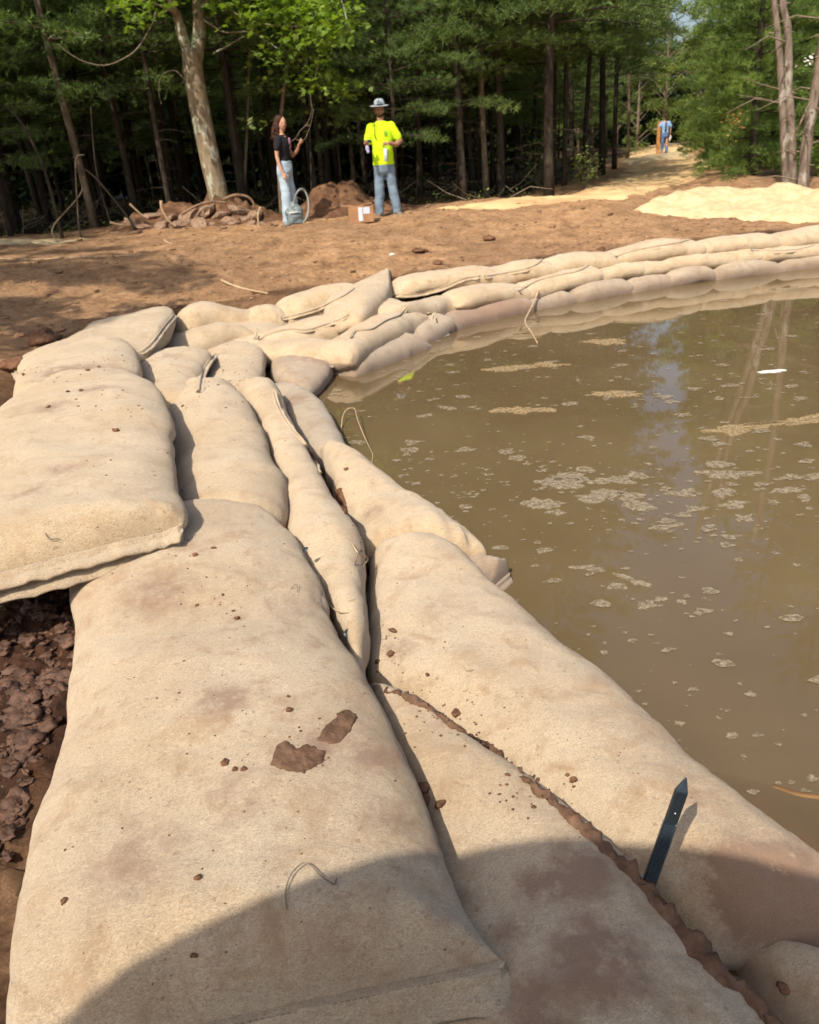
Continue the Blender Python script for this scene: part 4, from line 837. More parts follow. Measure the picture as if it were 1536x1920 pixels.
def px_hem(pts, width=.035, thick=.012, seed=0, out=(0, 1), owner=None, stitch=False):
    """a sewn edge lying on the bags along a pixel line, its lip pointing to the image direction out"""
    C = catmull(np.array(pts, float), 44); hs = [hit_o(*c) for c in C]; hs = [h for h in hs if h is not None]
    if len(hs) < 8: return
    P = np.array([h[0]+h[1]*.004*(1 if h[1] @ ray(800, 600) < 0 else -1) for h in hs])
    k = np.array([.25, .5, .25])
    for _ in range(3): Q = np.pad(P, ((1, 1), (0, 0)), 'edge'); P = k[0]*Q[:-2]+k[1]*Q[1:-1]+k[2]*Q[2:]
    ov = hs[0][3] if owner is None else hit_o(*owner)[3]
    o2 = R_*out[0]-U_*out[1]; T = np.gradient(P, axis=0); T /= np.linalg.norm(T, axis=1)[:, None]+1e-9
    O = o2[None, :]-T*(T@o2)[:, None]; O = O-F_[None, :]*.35; O /= np.linalg.norm(O, axis=1)[:, None]; U = np.cross(O, T); U *= np.sign(-(U@F_))[:, None]
    hem(ov, np.array(ov.location), P-O*width*.3, O, U, width, thick, seed, HEM, stitch, .1, 'seam')
for k, (pts, w_, out, ow) in enumerate([([(336, 579), (322, 596), (304, 618), (284, 645), (262, 664)], .05, (1, .5), (240, 640)), ([(408, 664), (392, 676), (382, 695), (376, 715), (373, 738)], .05, (1, .2), (330, 700)), ([(512, 732), (518, 757), (530, 783), (548, 808), (566, 830), (582, 852), (592, 872), (598, 890)], .03, (1, -.1), (560, 880)),
        ([(666, 541), (640, 558), (602, 576), (560, 590), (525, 598)], .045, (.3, 1), (600, 560)), ([(656, 590), (640, 599), (605, 611), (575, 620), (540, 619), (505, 628), (484, 640)], .04, (.2, 1), (560, 606)), ([(738, 553), (780, 551), (830, 539), (868, 523), (902, 518)], .05, (.1, 1), (820, 520)),
        ([(906, 519), (945, 513), (985, 505), (1008, 495), (1017, 486)], .05, (.1, 1), (960, 500)), ([(1152, 483), (1185, 472), (1230, 463), (1272, 456), (1297, 448)], .05, (.1, 1), (1230, 456)), ([(762, 576), (748, 592), (722, 602), (697, 618), (667, 622), (657, 636)], .04, (.3, 1), (700, 608)),
        ([(970, 548), (1008, 527), (1048, 517), (1084, 509), (1104, 497)], .05, (.1, 1), (1040, 515)), ([(1406, 470), (1458, 471), (1500, 467), (1528, 460)], .05, (.05, 1), (1460, 463)), ([(476, 618), (482, 627), (478, 637)], .04, (1, .1), (460, 622)), ([(800, 585), (808, 592), (806, 600)], .04, (1, 0), (790, 600))]):
    px_hem(pts, w_, .014, k+3, out, ow)
def drop(x, y):
    h = cast((x, y, 3), (0, 0, -1)); return h[0], h[1]
def clod_mesh(seed, sub=2, rough=.35, hf=0.):
    bm = bmesh.new(); bmesh.ops.create_icosphere(bm, subdivisions=sub, radius=1); P = np.array([v.co[:] for v in bm.verts])
    d = 1+rough*fbm(P*1.3+seed*9, 3, seed)-hf*np.abs(fbm(P*3.1+seed*5, 3, seed+4)); P = P*d[:, None]*np.array([1, .85, .6])
    for v, p in zip(bm.verts, P): v.co = p
    me = bpy.data.meshes.new('clod'); bm.to_mesh(me); bm.free(); me.polygons.foreach_set('use_smooth', np.ones(len(me.polygons), bool)); return me
CL = []
for k in range(6): m_ = clod_mesh(k, 3, .42); m_.materials.append(CLAY); CL.append(m_)
def crumb(px, py, r, label, mat=None, k=0, name='mud_crumb', cat='mud crumb', group='crumbs of mud on the sandbags'):
    h = hit(px, py)
    if h is None: return
    o = link(name, CL[k % 6], None, None, Vector(h[0]+h[1]*r*.25)); o.scale = (r, r, r*.9); o.rotation_euler = (random.uniform(-.4, .4), random.uniform(-.4, .4), random.uniform(0, 6.28)); return tag(o, label, cat, group)
for k, (px, py, r, lb) in enumerate([(217, 808, .017, 'dark crumb of mud alone in the middle of the broad top sandbag'), (152, 733, .014, 'dark crumb near the far rim of the broad top sandbag'), (128, 735, .011, 'small crumb left of the dark crumb at the far rim of the top bag'),
    (90, 764, .012, 'dark crumb at the upper left of the broad top sandbag'), (45, 703, .014, 'dark crumb on the left shoulder of the dusty bag behind the top one'), (165, 695, .014, 'dark crumb on the dusty sandbag behind the top bag'), (185, 688, .010, 'small crumb right of the one on the dusty bag'), (343, 762, .012, 'lone crumb in the shade beside the broad top bag'),
    (365, 1041, .010, 'round crumb at the far end of the largest bag'), (401, 1028, .009, 'rightmost crumb at the far end of the largest bag'), (445, 1160, .009, 'lowest crumb of the dotted row on the largest bag'), (369, 1136, .007, 'tiny crumb left of the dotted row on the largest bag'),
    (438, 1146, .006, 'middle crumb of the dotted row on the largest bag'), (418, 1116, .006, 'top crumb of the dotted row on the largest bag'), (542, 1331, .009, 'crumb above the cracked mud patches on the largest bag'), (540, 1306, .005, 'tiny crumb highest above the cracked mud patches'), (421, 1431, .009, 'leftmost of three crumbs left of the mud patches'), (441, 1443, .007, 'middle of three crumbs left of the mud patches'),
    (458, 1443, .008, 'right one of three crumbs left of the mud patches'), (371, 1647, .008, 'flat brown crumb just above the shadow edge on the largest bag'), (121, 1691, .008, 'dark crumb near the left side of the largest bag'), (365, 1791, .006, 'tiny crumb inside the camera-side shadow on the largest bag'),
    (828, 1508, .014, 'orange-brown crumb at the edge of the bag beside the largest one'), (1076, 1462, .011, 'dark crumb on the pale bag left of the spike'), (1010, 1462, .006, 'small crumb left of the dark one on the pale bag'), (734, 1227, .016, 'dark crumbly lump on the shaded upper part of the pale bag'),
    (709, 1240, .010, 'small dark lump left of the crumbly one on the pale bag'), (737, 1183, .015, 'brown smeared lump highest on the pale bag'), (858, 1338, .013, 'crumbly lump above the muddy ridge on the pale bag'), (802, 1265, .008, 'tiny curled crumb in the middle of the pale bag'), (1036, 1500, .010, 'crumb nearest the muddy ridge'),
    (1470, 1852, .014, 'round dark mud spot on the pale bag corner at bottom right'), (800, 1478, .018, 'dark clod in the cleft beside the largest bag'), (801, 1500, .014, 'lower dark clod in the cleft beside the largest bag'), (650, 880, .012, 'flat flake on the bag with the puckered end')]): crumb(px, py, r, lb, k=k)
# tiny grains
def grains():
    V, Fs, n = [], [], 0; base = clod_mesh(3, 1, .2); bc = np.array([v.co[:] for v in base.vertices]); bf = [tuple(p.vertices) for p in base.polygons]; mb = MB()
    for (cx, cy, rx, ry, m, r0) in [(440, 1150, 20, 30, 16, .0025), (580, 1400, 60, 40, 30, .003), (370, 1310, 60, 50, 30, .0025), (860, 1350, 50, 30, 45, .003), (1010, 1480, 45, 25, 30, .004), (740, 1230, 40, 60, 40, .003), (180, 730, 90, 30, 45, .005), (130, 690, 80, 20, 25, .005),
            (250, 850, 80, 70, 20, .004), (410, 800, 60, 60, 20, .004), (400, 1080, 90, 50, 35, .003), (330, 680, 50, 15, 25, .005), (430, 700, 30, 30, 30, .006), (600, 1500, 200, 150, 50, .002), (1100, 1450, 120, 80, 40, .002), (600, 1050, 50, 80, 20, .003), (900, 1200, 100, 80, 30, .002), (250, 1500, 100, 200, 30, .002)]:
        for _ in range(m):
            h = hit(rng.normal(cx, rx), rng.normal(cy, ry))
            if h is None or h[0][2] < -.72: continue
            r = r0*rng.uniform(.5, 1.7); mb.add(bc*r*rng.uniform(.7, 1.3, 3)+h[0], bf)
    tag(mb.build('mud_grains', CLAY), 'fine crumbs and grains of dried mud sprinkled over the sandbags', 'mud grains', kind='stuff')
grains()
def patch(poly, label, mat=DRYMUD, thick=.004, res=46, name='mud_patch', cat='mud patch', group=None, edge=.35):
    """a slab of mud lying on the surface; outline in photo pixels"""
    poly = np.array(poly, float); x0, y0 = poly.min(0)-8; x1, y1 = poly.max(0)+8; n = res
    gx, gy = np.meshgrid(np.linspace(x0, x1, n), np.linspace(y0, y1, n), indexing='ij'); sc = (x1-x0)/n
    d = -sdist(gx, gy, poly)+edge*(x1-x0)*.09*fbm(np.stack([gx, gy, gx*0], -1)*(9/(x1-x0)), 4, 3); keep = d > -sc
    V = np.zeros((n, n, 3)); ok = np.zeros((n, n), bool)
    for i in range(n):
        for j in range(n):
            if keep[i, j]:
                h = hit(gx[i, j], gy[i, j])
                if h is not None: ok[i, j] = 1; e = float(np.clip(d[i, j]/(sc*1.5), -1, 1)); V[i, j] = h[0]+h[1]*(thick*e*(1+.5*float(vn(np.array([gx[i, j]*.11, gy[i, j]*.11, 1.]), 5))))
    idx = np.arange(n*n).reshape(n, n); k = ok[:-1, :-1] & ok[1:, :-1] & ok[1:, 1:] & ok[:-1, 1:]; Fq = np.stack([idx[:-1, :-1], idx[1:, :-1], idx[1:, 1:], idx[:-1, 1:]], -1)[k]
    used = np.unique(Fq); rm = np.zeros(n*n, int); rm[used] = np.arange(len(used)); V = V.reshape(-1, 3)[used]; c = V.mean(0)
    return tag(link(name, mesh(name, V-c, rm[Fq]), mat, None, Vector(c)), label, cat, group)
patch([(508, 1432), (520, 1398), (535, 1388), (556, 1400), (575, 1395), (612, 1408), (608, 1425), (590, 1438), (570, 1450), (530, 1446)], 'wide cracked brown mud flake on the largest sandbag, lower of two')
patch([(596, 1388), (602, 1368), (622, 1354), (634, 1336), (656, 1330), (676, 1345), (662, 1358), (655, 1376), (632, 1396)], 'small cracked brown mud flake on the largest sandbag, upper right of two')
patch([(628, 918), (640, 915), (652, 950), (650, 970), (640, 955)], 'strip of bark-like mud stuck in the cleft by the puckered bag', CLAY, .012)
None and patch([(1395, 1610), (1430, 1590), (1500, 1600), (1560, 1660), (1560, 1730), (1490, 1725), (1420, 1700), (1380, 1660)], 'broad wet mud smear on the shaded foot of the pale bag by the water', simple('grey_mud_smear', (.21, .15, .115), (.13, .085, .06), 14, .7, .7, 30, .01), .0012, 70, edge=1.1)
# ridge of mud in the seam between the wedged bag and the pale one
def ridge(pts, r, label, mat=CLAY, name='mud_ridge'):
    P = []
    for x, y in pts:
        h = hit(x, y)
        if h is not None: P.append(h[0])
    C, L = even(np.array(P), int(len(pts)*14)); n = len(C); T = np.gradient(C, axis=0); T /= np.linalg.norm(T, axis=1)[:, None]; m = 16; th = np.linspace(0, 2*math.pi, m, endpoint=False)
    rr = np.interp(np.linspace(0, 1, n), np.linspace(0, 1, len(r)), r); S = np.cross(T, [0, 0, 1.]); S /= np.linalg.norm(S, axis=1)[:, None]
    V = C[:, None, :]+rr[:, None, None]*(np.cos(th)[None, :, None]*S[:, None, :]+np.sin(th)[None, :, None]*np.array([0, 0, .7]))
    V = V+(V-C[:, None, :])*(.55*fbm(V*22, 4, 7))[..., None]+.006*fbm(V*60, 3, 9)[..., None]; c = V.reshape(-1, 3).mean(0); idx = np.arange(n*m).reshape(n, m); j2 = np.roll(idx, -1, 1)
    F = [tuple(f) for f in np.stack([idx[:-1], idx[1:], j2[1:], j2[:-1]], -1).reshape(-1, 4)]+[tuple(idx[0]), tuple(idx[-1][::-1])]
    return tag(link(name, mesh(name, V.reshape(-1, 3)-c, F), mat, None, Vector(c)), label, 'mud ridge')
ridge([(722, 1296), (775, 1314), (820, 1340), (870, 1374), (922, 1408), (982, 1458), (1032, 1502), (1082, 1546), (1127, 1588), (1172, 1632), (1217, 1676), (1267, 1734), (1310, 1783), (1350, 1826), (1400, 1870), (1450, 1924), (1500, 1990)],
      [.008, .012, .010, .006, .009, .011, .010, .012, .011, .014, .013, .017, .018, .021, .023, .026], 'long crumbly ridge of brown mud squeezed up between the stained and pale bags', DRYMUD)
# near mud bank clods
def mudbank():
    mb = MB(); bases = []
    for k in range(5):
        b = clod_mesh(30+k, 3, .6, .5); bases.append((np.array([v.co[:] for v in b.vertices]), [tuple(p.vertices) for p in b.polygons]))
    for _ in range(1300):
        y = rng.uniform(.3, 2.75); x = -.88-.16*(y-.5)-abs(rng.normal(0, .35))
        if y < 1.35 and rng.random() < .8: continue
        s = sdist(np.array([x]), np.array([y]))[0]
        if s < .0: continue
        z = float(H(np.array([x]), np.array([y]))[0]); r = rng.choice([.008, .013, .02, .03, .045], p=[.25, .28, .24, .16, .07])
        bc, bf = bases[rng.integers(0, 5)]; a = rng.uniform(0, 6.28); ca, sa = math.cos(a), math.sin(a); v = bc*r*rng.uniform(.8, 1.2, 3); v = np.stack([v[:, 0]*ca-v[:, 1]*sa, v[:, 0]*sa+v[:, 1]*ca, v[:, 2]], 1); mb.add(v+(x, y, z-r*.05), bf)
    tag(mb.build('mud_clods', MUD), 'lumpy wet reddish-brown clods heaped left of the largest sandbag', 'mud clods', kind='stuff')
    mb = MB()
    for _ in range(4200):
        x, y = rng.uniform(-8, 8), rng.uniform(6.0, 15.6)
        if sdist(np.array([x]), np.array([y]))[0] < .05: continue
        if rng.random() < .5: 
            d = sdist(np.array([x]), np.array([y]))[0]
            if d > .8: continue
        z = float(H(np.array([x]), np.array([y]))[0]); r = rng.choice([.012, .018, .03, .05], p=[.5, .35, .13, .02]); bc, bf = bases[rng.integers(0, 5)]; mb.add(bc[:, :]*r*rng.uniform(.7, 1.3, 3)+(x, y, z+r*.1), bf)
    tag(mb.build('soil_clods', SOIL2), 'small dry clods of soil scattered over the clearing', 'soil clods', kind='stuff')
SOIL2 = soilish('dry_soil_clod', (.15, .085, .05), (.28, .165, .095), (.42, .27, .16), 12, .02)
mudbank()
for k, (px, py, r, lb) in enumerate([(918, 450, .09, 'dark round clod lying on the lit soil above the far wall'), (820, 495, .06, 'small dark clod right above the top course of bags'), (790, 472, .10, 'flat dark clod shaped like bark on the soil'), (735, 478, .03, 'small white pebble on the soil above the wall'), (82, 640, .13, 'reddish crumbly clod at the left edge of the clearing'), (1128, 468, .05, 'small grey shard standing on top of the wall'), (30, 690, .10, 'reddish lump of soil left of the corner hem')]):
    h = hit(px, py)
    if h: o = link('clod', CL[k % 6], None, None, Vector(h[0]+np.array([0, 0, r*.2]))); o.scale = (r, r, r*(.9 if k != 2 else .3)); tag(o, lb, 'clod', 'single clods on the bank')
    if h and k in (3,): o.data = o.data.copy(); o.data.materials.clear(); o.data.materials.append(simple('white_pebble', (.8, .75, .68), (.7, .65, .58)))

# rubble at the maple
RK = []
names = ['angular pale rock at the left end of the rubble heap', 'flat pinkish rock low in the rubble heap', 'grey round-topped rock in the rubble heap', 'big brown rock in the middle of the rubble heap', 'orange-pink rock below the maple foot', 'pale rock right of the maple foot', 'long flat pale slab right of the maple foot', 'small pale rock at the right end of the rubble']
for k, (px, py, r) in enumerate([(245, 418, .16), (268, 425, .12), (290, 408, .2), (318, 412, .17), (300, 425, .12), (338, 420, .16), (352, 405, .22), (372, 418, .14), (385, 400, .2), (415, 405, .16), (400, 420, .1), (432, 415, .13), (450, 398, .2), (462, 410, .16), (478, 405, .15), (470, 420, .09), (495, 420, .08), (515, 422, .07), (530, 424, .06), (260, 436, .07), (345, 430, .08), (420, 428, .06)]):
    d0 = un(px, py+6, .0); hz = float(max(H(np.array([d0[0]]), np.array([d0[1]]))[0], 0)); h = d0
    z = max(.02, (430-py)/97.); P = px_pt(px, py, math.hypot(d0[0], d0[1])*.985) if py < 425 else d0
    hh = hit(px, py)
    if hh is not None: P = hh[0]+np.array([0, 0, r*.02]); r = r*(.75+.55*((k*37) % 10)/10)
    m_ = clod_mesh(50+k, 2, .4); m_.materials.append(ROCK); m_.polygons.foreach_set('use_smooth', np.zeros(len(m_.polygons), bool))
    o = link('rock', m_, None, None, Vector(P)); o.scale = (r*1.3, r, r*.75); o.rotation_euler = (random.uniform(-.5, .5), random.uniform(-.5, .5), random.uniform(0, 6.28))
    RK.append((px, o))
ORD = ['leftmost', 'second', 'third', 'fourth', 'fifth', 'sixth', 'seventh', 'eighth', 'ninth', 'tenth', 'eleventh', 'twelfth', 'thirteenth', 'fourteenth', 'fifteenth', 'sixteenth', 'seventeenth', 'eighteenth', 'nineteenth', 'twentieth', 'next to rightmost', 'rightmost']
for (px, o), w_ in zip(sorted(RK, key=lambda q: q[0]), ORD): tag(o, f"{w_} {'larger' if max(o.scale) > .17 else 'small' if max(o.scale) < .1 else 'middling'} pale rock, counted from the left, in the rubble by the maple", 'rock', 'rocks of the rubble heap')
ROOTM = simple('muddy_root_bark', (.30, .20, .13), (.13, .075, .045), 9, .9, .8, 30, .02)
def stick(px, lb, r=.012, lift=.0, mat=STICK, zfix=None, D=None, name='stick', cat='stick', n=20, arch=None):
    P = []
    for i, (a, b) in enumerate(px):
        if D is not None: P.append(px_pt(a, b, D))
        elif zfix is not None: P.append(un(a, b, zfix if not isinstance(zfix, (list, tuple)) else zfix[i]))
        else: h = hit(a, b); P.append(h[0]+h[1]*r*.7)
    P = np.array(P); C = catmull(P, n); mb = MB(); mb.tube(C, np.linspace(r, r*.55, n), 6); return tag(mb.build(name, mat, None, tuple(P[0])), lb, cat)
stick([(415, 527), (440, 538), (470, 546), (502, 552)], 'pale bare stick lying on the bank behind the wall', .018)
stick([(489, 388), (484, 402), (486, 425), (495, 438), (506, 447)], 'pale curved root standing in front of the woman', .022, D=14.9)
stick([(302, 376), (305, 395), (318, 415), (330, 425)], 'brown root sticking up from the middle of the rubble', .03, D=16.1)
stick([(243, 382), (258, 396), (272, 408)], 'grey stick slanting into the left end of the rubble', .022, D=16.3)
stick([(206, 417), (225, 421), (245, 422)], 'pale stick at the far left end of the rubble heap', .025, D=15.9)
stick([(0, 486), (60, 488), (130, 484), (200, 482), (270, 478)], 'long thin pale root lying across the shaded soil', .014)
stick([(308, 452), (316, 457), (322, 459)], 'short curved chip on the soil below the rubble', .02)
stick([(418, 375), (440, 366), (462, 368), (474, 378), (478, 392)], 'thick bare root arching right from the maple foot', .034, D=15.9, mat=ROOTM, name='root', cat='root')
stick([(430, 392), (450, 388), (470, 396), (484, 395), (486, 410)], 'lower pale root right of the maple foot', .03, D=16.2, mat=ROOTM, name='root', cat='root')
stick([(340, 402), (370, 385), (400, 378), (425, 380)], 'thick muddy root crossing the rubble heap', .03, D=16.0, mat=ROOTM, name='root', cat='root')
# twigs in and over the water
stick([(640, 810), (642, 785), (648, 770), (658, 765), (666, 768), (670, 785), (684, 820), (694, 840), (699, 853), (697, 870)], 'thin arched straw twig standing in the water by the rounded bag', .004, zfix=[-.745, -.70, -.67, -.655, -.65, -.66, -.70, -.725, -.735, -.74], n=44, mat=STICK, name='twig', cat='twig')
stick([(1010, 545), (1000, 570), (985, 602), (996, 622), (1008, 643)], 'thin forked twig leaning out of the water at the far wall', .012, zfix=[-.55, -.65, -.74, -.738, -.735], name='twig', cat='twig')
stick([(825, 572), (818, 590), (820, 605)], 'dark hooked root poking out of the waterline bags', .010, zfix=[-.55, -.56, -.60], mat=BARK, name='twig', cat='twig')
stick([(1340, 1458), (1400, 1474), (1450, 1480), (1500, 1494), (1560, 1500), (1620, 1512)], 'orange-brown peeled stick floating at the right edge of the photo', .017, zfix=[-.762, -.758, -.752, -.748, -.746, -.750], mat=simple('peeled_wood', (.24, .135, .055), (.15, .08, .035)), n=30)
for px_, lb, r in [([(538, 1706), (537, 1680), (545, 1650), (565, 1630), (580, 1630), (600, 1650), (625, 1663), (631, 1650)], 'fine curled root hair lying on the shadow edge of the largest bag', .0014), ([(0, 1145), (10, 1128), (22, 1098), (40, 1082), (60, 1075)], 'pale thread hanging from the hem of the top bag', .003), ([(612, 1100), (622, 1130), (640, 1148), (655, 1150)], 'pale thread caught beside the narrow sandbag', .002),
        ([(867, 1250), (878, 1262), (888, 1257)], 'tiny bent fibre on the pale bag', .0012), ([(660, 1020), (668, 1040), (684, 1048), (680, 1062)], 'tangle of pale root fibres in the cleft', .003), ([(664, 1060), (672, 1035), (690, 1055)], 'second strand of root fibres in the cleft', .0025), ([(545, 1105), (555, 1102), (558, 1112)], 'curl of fibre near the far end of the largest bag', .0012), ([(85, 1000), (95, 1012), (110, 1010)], 'curled fibre on the broad top bag', .0016)]:
    P = []
    for i, (a, b) in enumerate(px_):
        h = hit(a, b)
        if h is not None: P.append(h[0]+h[1]*(.003+.010*math.sin(math.pi*i/(len(px_)-1))))
    if len(P) > 2: mb = MB(); mb.tube(catmull(P, 30), r, 5); tag(mb.build('fibre', STICK if 'pale' in lb else TWIG, None, tuple(P[0])), lb, 'fibre')
def leaf_obj(px, py, size, rz, mat, label):
    h = hit(px, py)
    if h is None: return
    V = []; F = []; n = 9
    for i in range(n):
        t = i/(n-1); wv = .34*math.sin(math.pi*t**.8)*size
        for s_ in (-1, 0, 1): V.append((t*size, s_*wv, .12*size*abs(s_)*math.sin(math.pi*t)+.05*size*math.sin(3*t)))
    for i in range(n-1):
        for j in (0, 1): F.append((i*3+j, i*3+j+1, (i+1)*3+j+1, (i+1)*3+j))
    me = mesh('leaf', V, F); o = link('leaf', me, mat, None, Vector(h[0]+h[1]*.006)); md = o.modifiers.new('s', 'SOLIDIFY'); md.thickness = .0015; o.rotation_euler = (.5, -.6, rz); tag(o, label, 'leaf')
DKL = simple('dark_wet_leaf', (.03, .045, .05), (.015, .02, .022), 12, .35, .2, 60, .002)
leaf_obj(652, 1200, .045, 1.2, DKL, 'small dark glossy leaf stuck beside the narrow sandbag'); leaf_obj(566, 1038, .03, .3, DKL, 'sliver of dark leaf near the far end of the largest bag'); leaf_obj(955, 1078, .05, .2, DKL, 'narrow dark leaf at the tip of the folded flap')

# the ribbed plastic spike
def spike():
    b = hit(1215, 1662)[0]; D = math.hypot(*(b[:2])); tip = px_pt(1287, 1458, D+.055)
    if tip[2] < b[2]: tip[2] = b[2]+.1
    ax = tip-b; L = np.linalg.norm(ax); ax /= L; e = tag(empty('spike', tuple(b)), 'black ribbed plastic stake with a pointed tip leaning out of the pale sandbag', 'spike')
    toc = CAM-b; nrm = toc-ax*(toc@ax); nrm /= np.linalg.norm(nrm); lat = np.cross(ax, nrm); nrm2 = nrm*.9+lat*.45; nrm2 /= np.linalg.norm(nrm2); nrm2 -= ax*(nrm2@ax); nrm2 /= np.linalg.norm(nrm2); lat = np.cross(ax, nrm2)
    BL = simple('black_plastic', (.018, .025, .032), (.010, .014, .018), 6, .35, .1, 80, .001, spec=.5); GB = simple('blue_grey_plastic', (.035, .052, .068), (.022, .034, .045), 6, .4, .1, 80, .001, spec=.5)
    hw, ht = .0125, .006
    def slab(s0, s1, w0, w1, t0, t1, mat, nm):
        V = []; 
        for s_, w_, t_ in ((s0, w0, t0), (s1, w1, t1)):
            for a, c in ((-1, -1), (1, -1), (1, 1), (-1, 1)): V.append(ax*s_+lat*a*w_+nrm2*c*t_)
        o = link(nm, mesh(nm, V, [(0, 1, 2, 3), (7, 6, 5, 4), (0, 4, 5, 1), (1, 5, 6, 2), (2, 6, 7, 3), (3, 7, 4, 0)], False), mat, e); md = o.modifiers.new('b', 'BEVEL'); md.width = .0012; md.segments = 2; return o
    slab(-.05, L*.60, hw*.82, hw*.82, ht, ht, BL, 'core'); slab(L*.60, L*.88, hw, hw, ht, ht, BL, 'shaft'); slab(L*.881, L, hw, .0015, ht, .0015, GB, 'tip')
    mb = MB(); n = 30
    for side in (1, -1):
        for k in range(n):
            s0 = L*.60*k/n; c = ax*(s0+L*.0035)+nrm2*ht*1.15*side; t = L*.60/n*.5
            V = [c+ax*a*t*.5+lat*q*hw+nrm2*r_*.0016 for a in (-1, 1) for q in (-1, 1) for r_ in (-1, 1)]; mb.add(V, [(0, 1, 3, 2), (4, 6, 7, 5), (0, 4, 5, 1), (2, 3, 7, 6), (0, 2, 6, 4), (1, 5, 7, 3)])
    tag(mb.build('rib', GB, e, smooth=False), kind='stuff')
    mb = MB(); c = ax*L*.70+nrm2*(ht+.0008); ball(mb, c, .0016, 8, 6); mb.build('pin', simple('pin', (.8, .8, .8)), e)
spike()

# ------------------------------------------------------------------ scum and foam on the water
def foam_mat(name, a, b):
    t = NT(name); v = t.coord(world=True); n = t.noise(70, 5, v, rough=.7); t.base(t.ramp(n, [(.35, a), (.65, b)])); t.b.inputs['Roughness'].default_value = .7
    tr = t.n('ShaderNodeBsdfTransparent'); mx = t.n('ShaderNodeMixShader'); h = t.ramp(t.noise(38, 6, v, rough=.7), [(.38, .05), (.58, .8)]); t.l(h, mx.inputs[0]); t.l(tr.outputs[0], mx.inputs[1]); t.l(t.b.outputs[0], mx.inputs[2]); t.l(mx.outputs[0], t.out.inputs[0]); return t.m
FOAM = foam_mat('pale_scum', (.24, .19, .125), (.38, .32, .23)); FOAMY = foam_mat('tan_scum', (.30, .215, .11), (.46, .35, .20))
def blob(px, py, rx, ry, seed, n=40, z=WATER_Z+.004, tilt=0., rough=.75):
    th = np.linspace(0, 2*math.pi, n, endpoint=False); q = np.stack([np.cos(th)*1.4, np.sin(th)*1.4, np.full(n, seed*3.1)], 1); r = 1+rough*fbm(q, 3, 2)
    X = px+rx*r*np.cos(th); Y = py+ry*r*np.sin(th)+tilt*(X-px); return np.array([un(a, b, z) for a, b in zip(X, Y)])
def foam(name, V, mat, label, cat='scum patch', group='patches of scum on the pond'):
    c = V.mean(0); n = len(V); top = V-c; bot = top.copy(); bot[:, 2] -= .003
    F = [tuple(range(n))[::-1], tuple(n+i for i in range(n))]+[(i, (i+1) % n, n+(i+1) % n, n+i) for i in range(n)]
    me = mesh(name, np.vstack([top, bot]), F, False); bm = bmesh.new(); bm.from_mesh(me); bmesh.ops.recalc_face_normals(bm, faces=bm.faces); bm.to_mesh(me); bm.free()
    return tag(link(name, me, mat, None, Vector(c)), label, cat, group)
FM = [(984, 768, 50, 9, .0, 'y', 'tan ragged scum patch in the middle of the pond'), (1150, 738, 50, 5, 0, 'y', 'thin tan streak of scum above the middle of the pond'), (1385, 803, 85, 10, -.10, 'y', 'long tan raft of scum slanting near the right edge, left end'), (1490, 788, 60, 7, -.09, 'y', 'right end of the long tan raft of scum at the photo edge'),
  (1050, 893, 38, 9, .1, 'g', 'ragged scum patch, upper one of the group left of the sky reflection'), (1066, 906, 34, 10, 0, 'g', 'biggest scum patch left of the sky reflection'), (1150, 898, 34, 6, 0, 'g', 'flat scum patch just left of the bright reflection'), (1185, 893, 20, 6, 0, 'g', 'small scum patch touching the bright reflection'),
  (1120, 930, 38, 9, 0, 'g', 'wide scum patch below the flat one'), (1182, 930, 22, 7, 0, 'g', 'oval scum patch right of the wide one'), (1018, 945, 34, 9, .05, 'g', 'triangular scum patch lowest on the left'), (1048, 960, 20, 5, 0, 'g', 'narrow scum patch under the triangular one'), (1195, 948, 28, 8, .15, 'g', 'slanting scum patch in the bright reflection'),
  (1275, 925, 22, 4, 0, 'g', 'thin scum patch right of the bright reflection'), (1300, 955, 18, 7, -.1, 'g', 'small curled scum patch right of the reflection'), (1345, 870, 20, 5, 0, 'g', 'ring-like scum patch near the right trunks reflection'), (1370, 890, 52, 6, 0, 'g', 'long scum patch crossing the trunk reflection'), (1355, 926, 16, 8, 0, 'g', 'hooked scum patch under the long one'),
  (1375, 944, 36, 6, -.05, 'g', 'wide scum patch below the hooked one'), (1478, 917, 24, 5, 0, 'g', 'pale scum patch at far right'), (1396, 971, 13, 5, 0, 'g', 'little scum patch below the wide one at right'), (1250, 987, 24, 4, -.1, 'g', 'arched scum streak in the bright reflection'), (1105, 1065, 26, 5, .05, 'g', 'knobbly scum streak at the top of the blue reflection'),
  (1192, 1090, 26, 7, .35, 'g', 'slanting pale scum patch in the blue reflection'), (1158, 1098, 16, 6, 0, 'g', 'round pale scum patch in the blue reflection'), (1221, 1133, 17, 6, 0, 'g', 'lowest oval scum patch in the blue reflection'), (1280, 1128, 10, 5, 0, 'g', 'small oval scum patch right of the lowest one'), (1243, 1123, 13, 4, 0, 'g', 'tiny oval scum patch between two lowest ones'),
  (950, 690, 40, 4, -.06, 'y', 'thin pale streak left of the pond centre, upper'), (1030, 683, 30, 3, 0, 'y', 'thin pale streak beside the upper left one'), (842, 765, 14, 3, 0, 'g', 'small pale streak near the arched twig'), (800, 778, 16, 3, -.1, 'g', 'tapered pale streak near the arched twig'), (1446, 696, 22, 3, 0, 'w', 'white scrap floating before the reflected trunks'),
  (1140, 640, 30, 4, 0, 'y', 'faint scum streak in the green reflection'), (1510, 934, 14, 5, 0, 'g', 'scum spot at the right photo edge'), (1383, 1048, 8, 3, 0, 'g', 'small lone pale scum spot on the right water'), (815, 630, 20, 5, -.1, 'w', 'white foam caught against the waterline bags'), (740, 930, 1, 1, 0, 'g', '')]
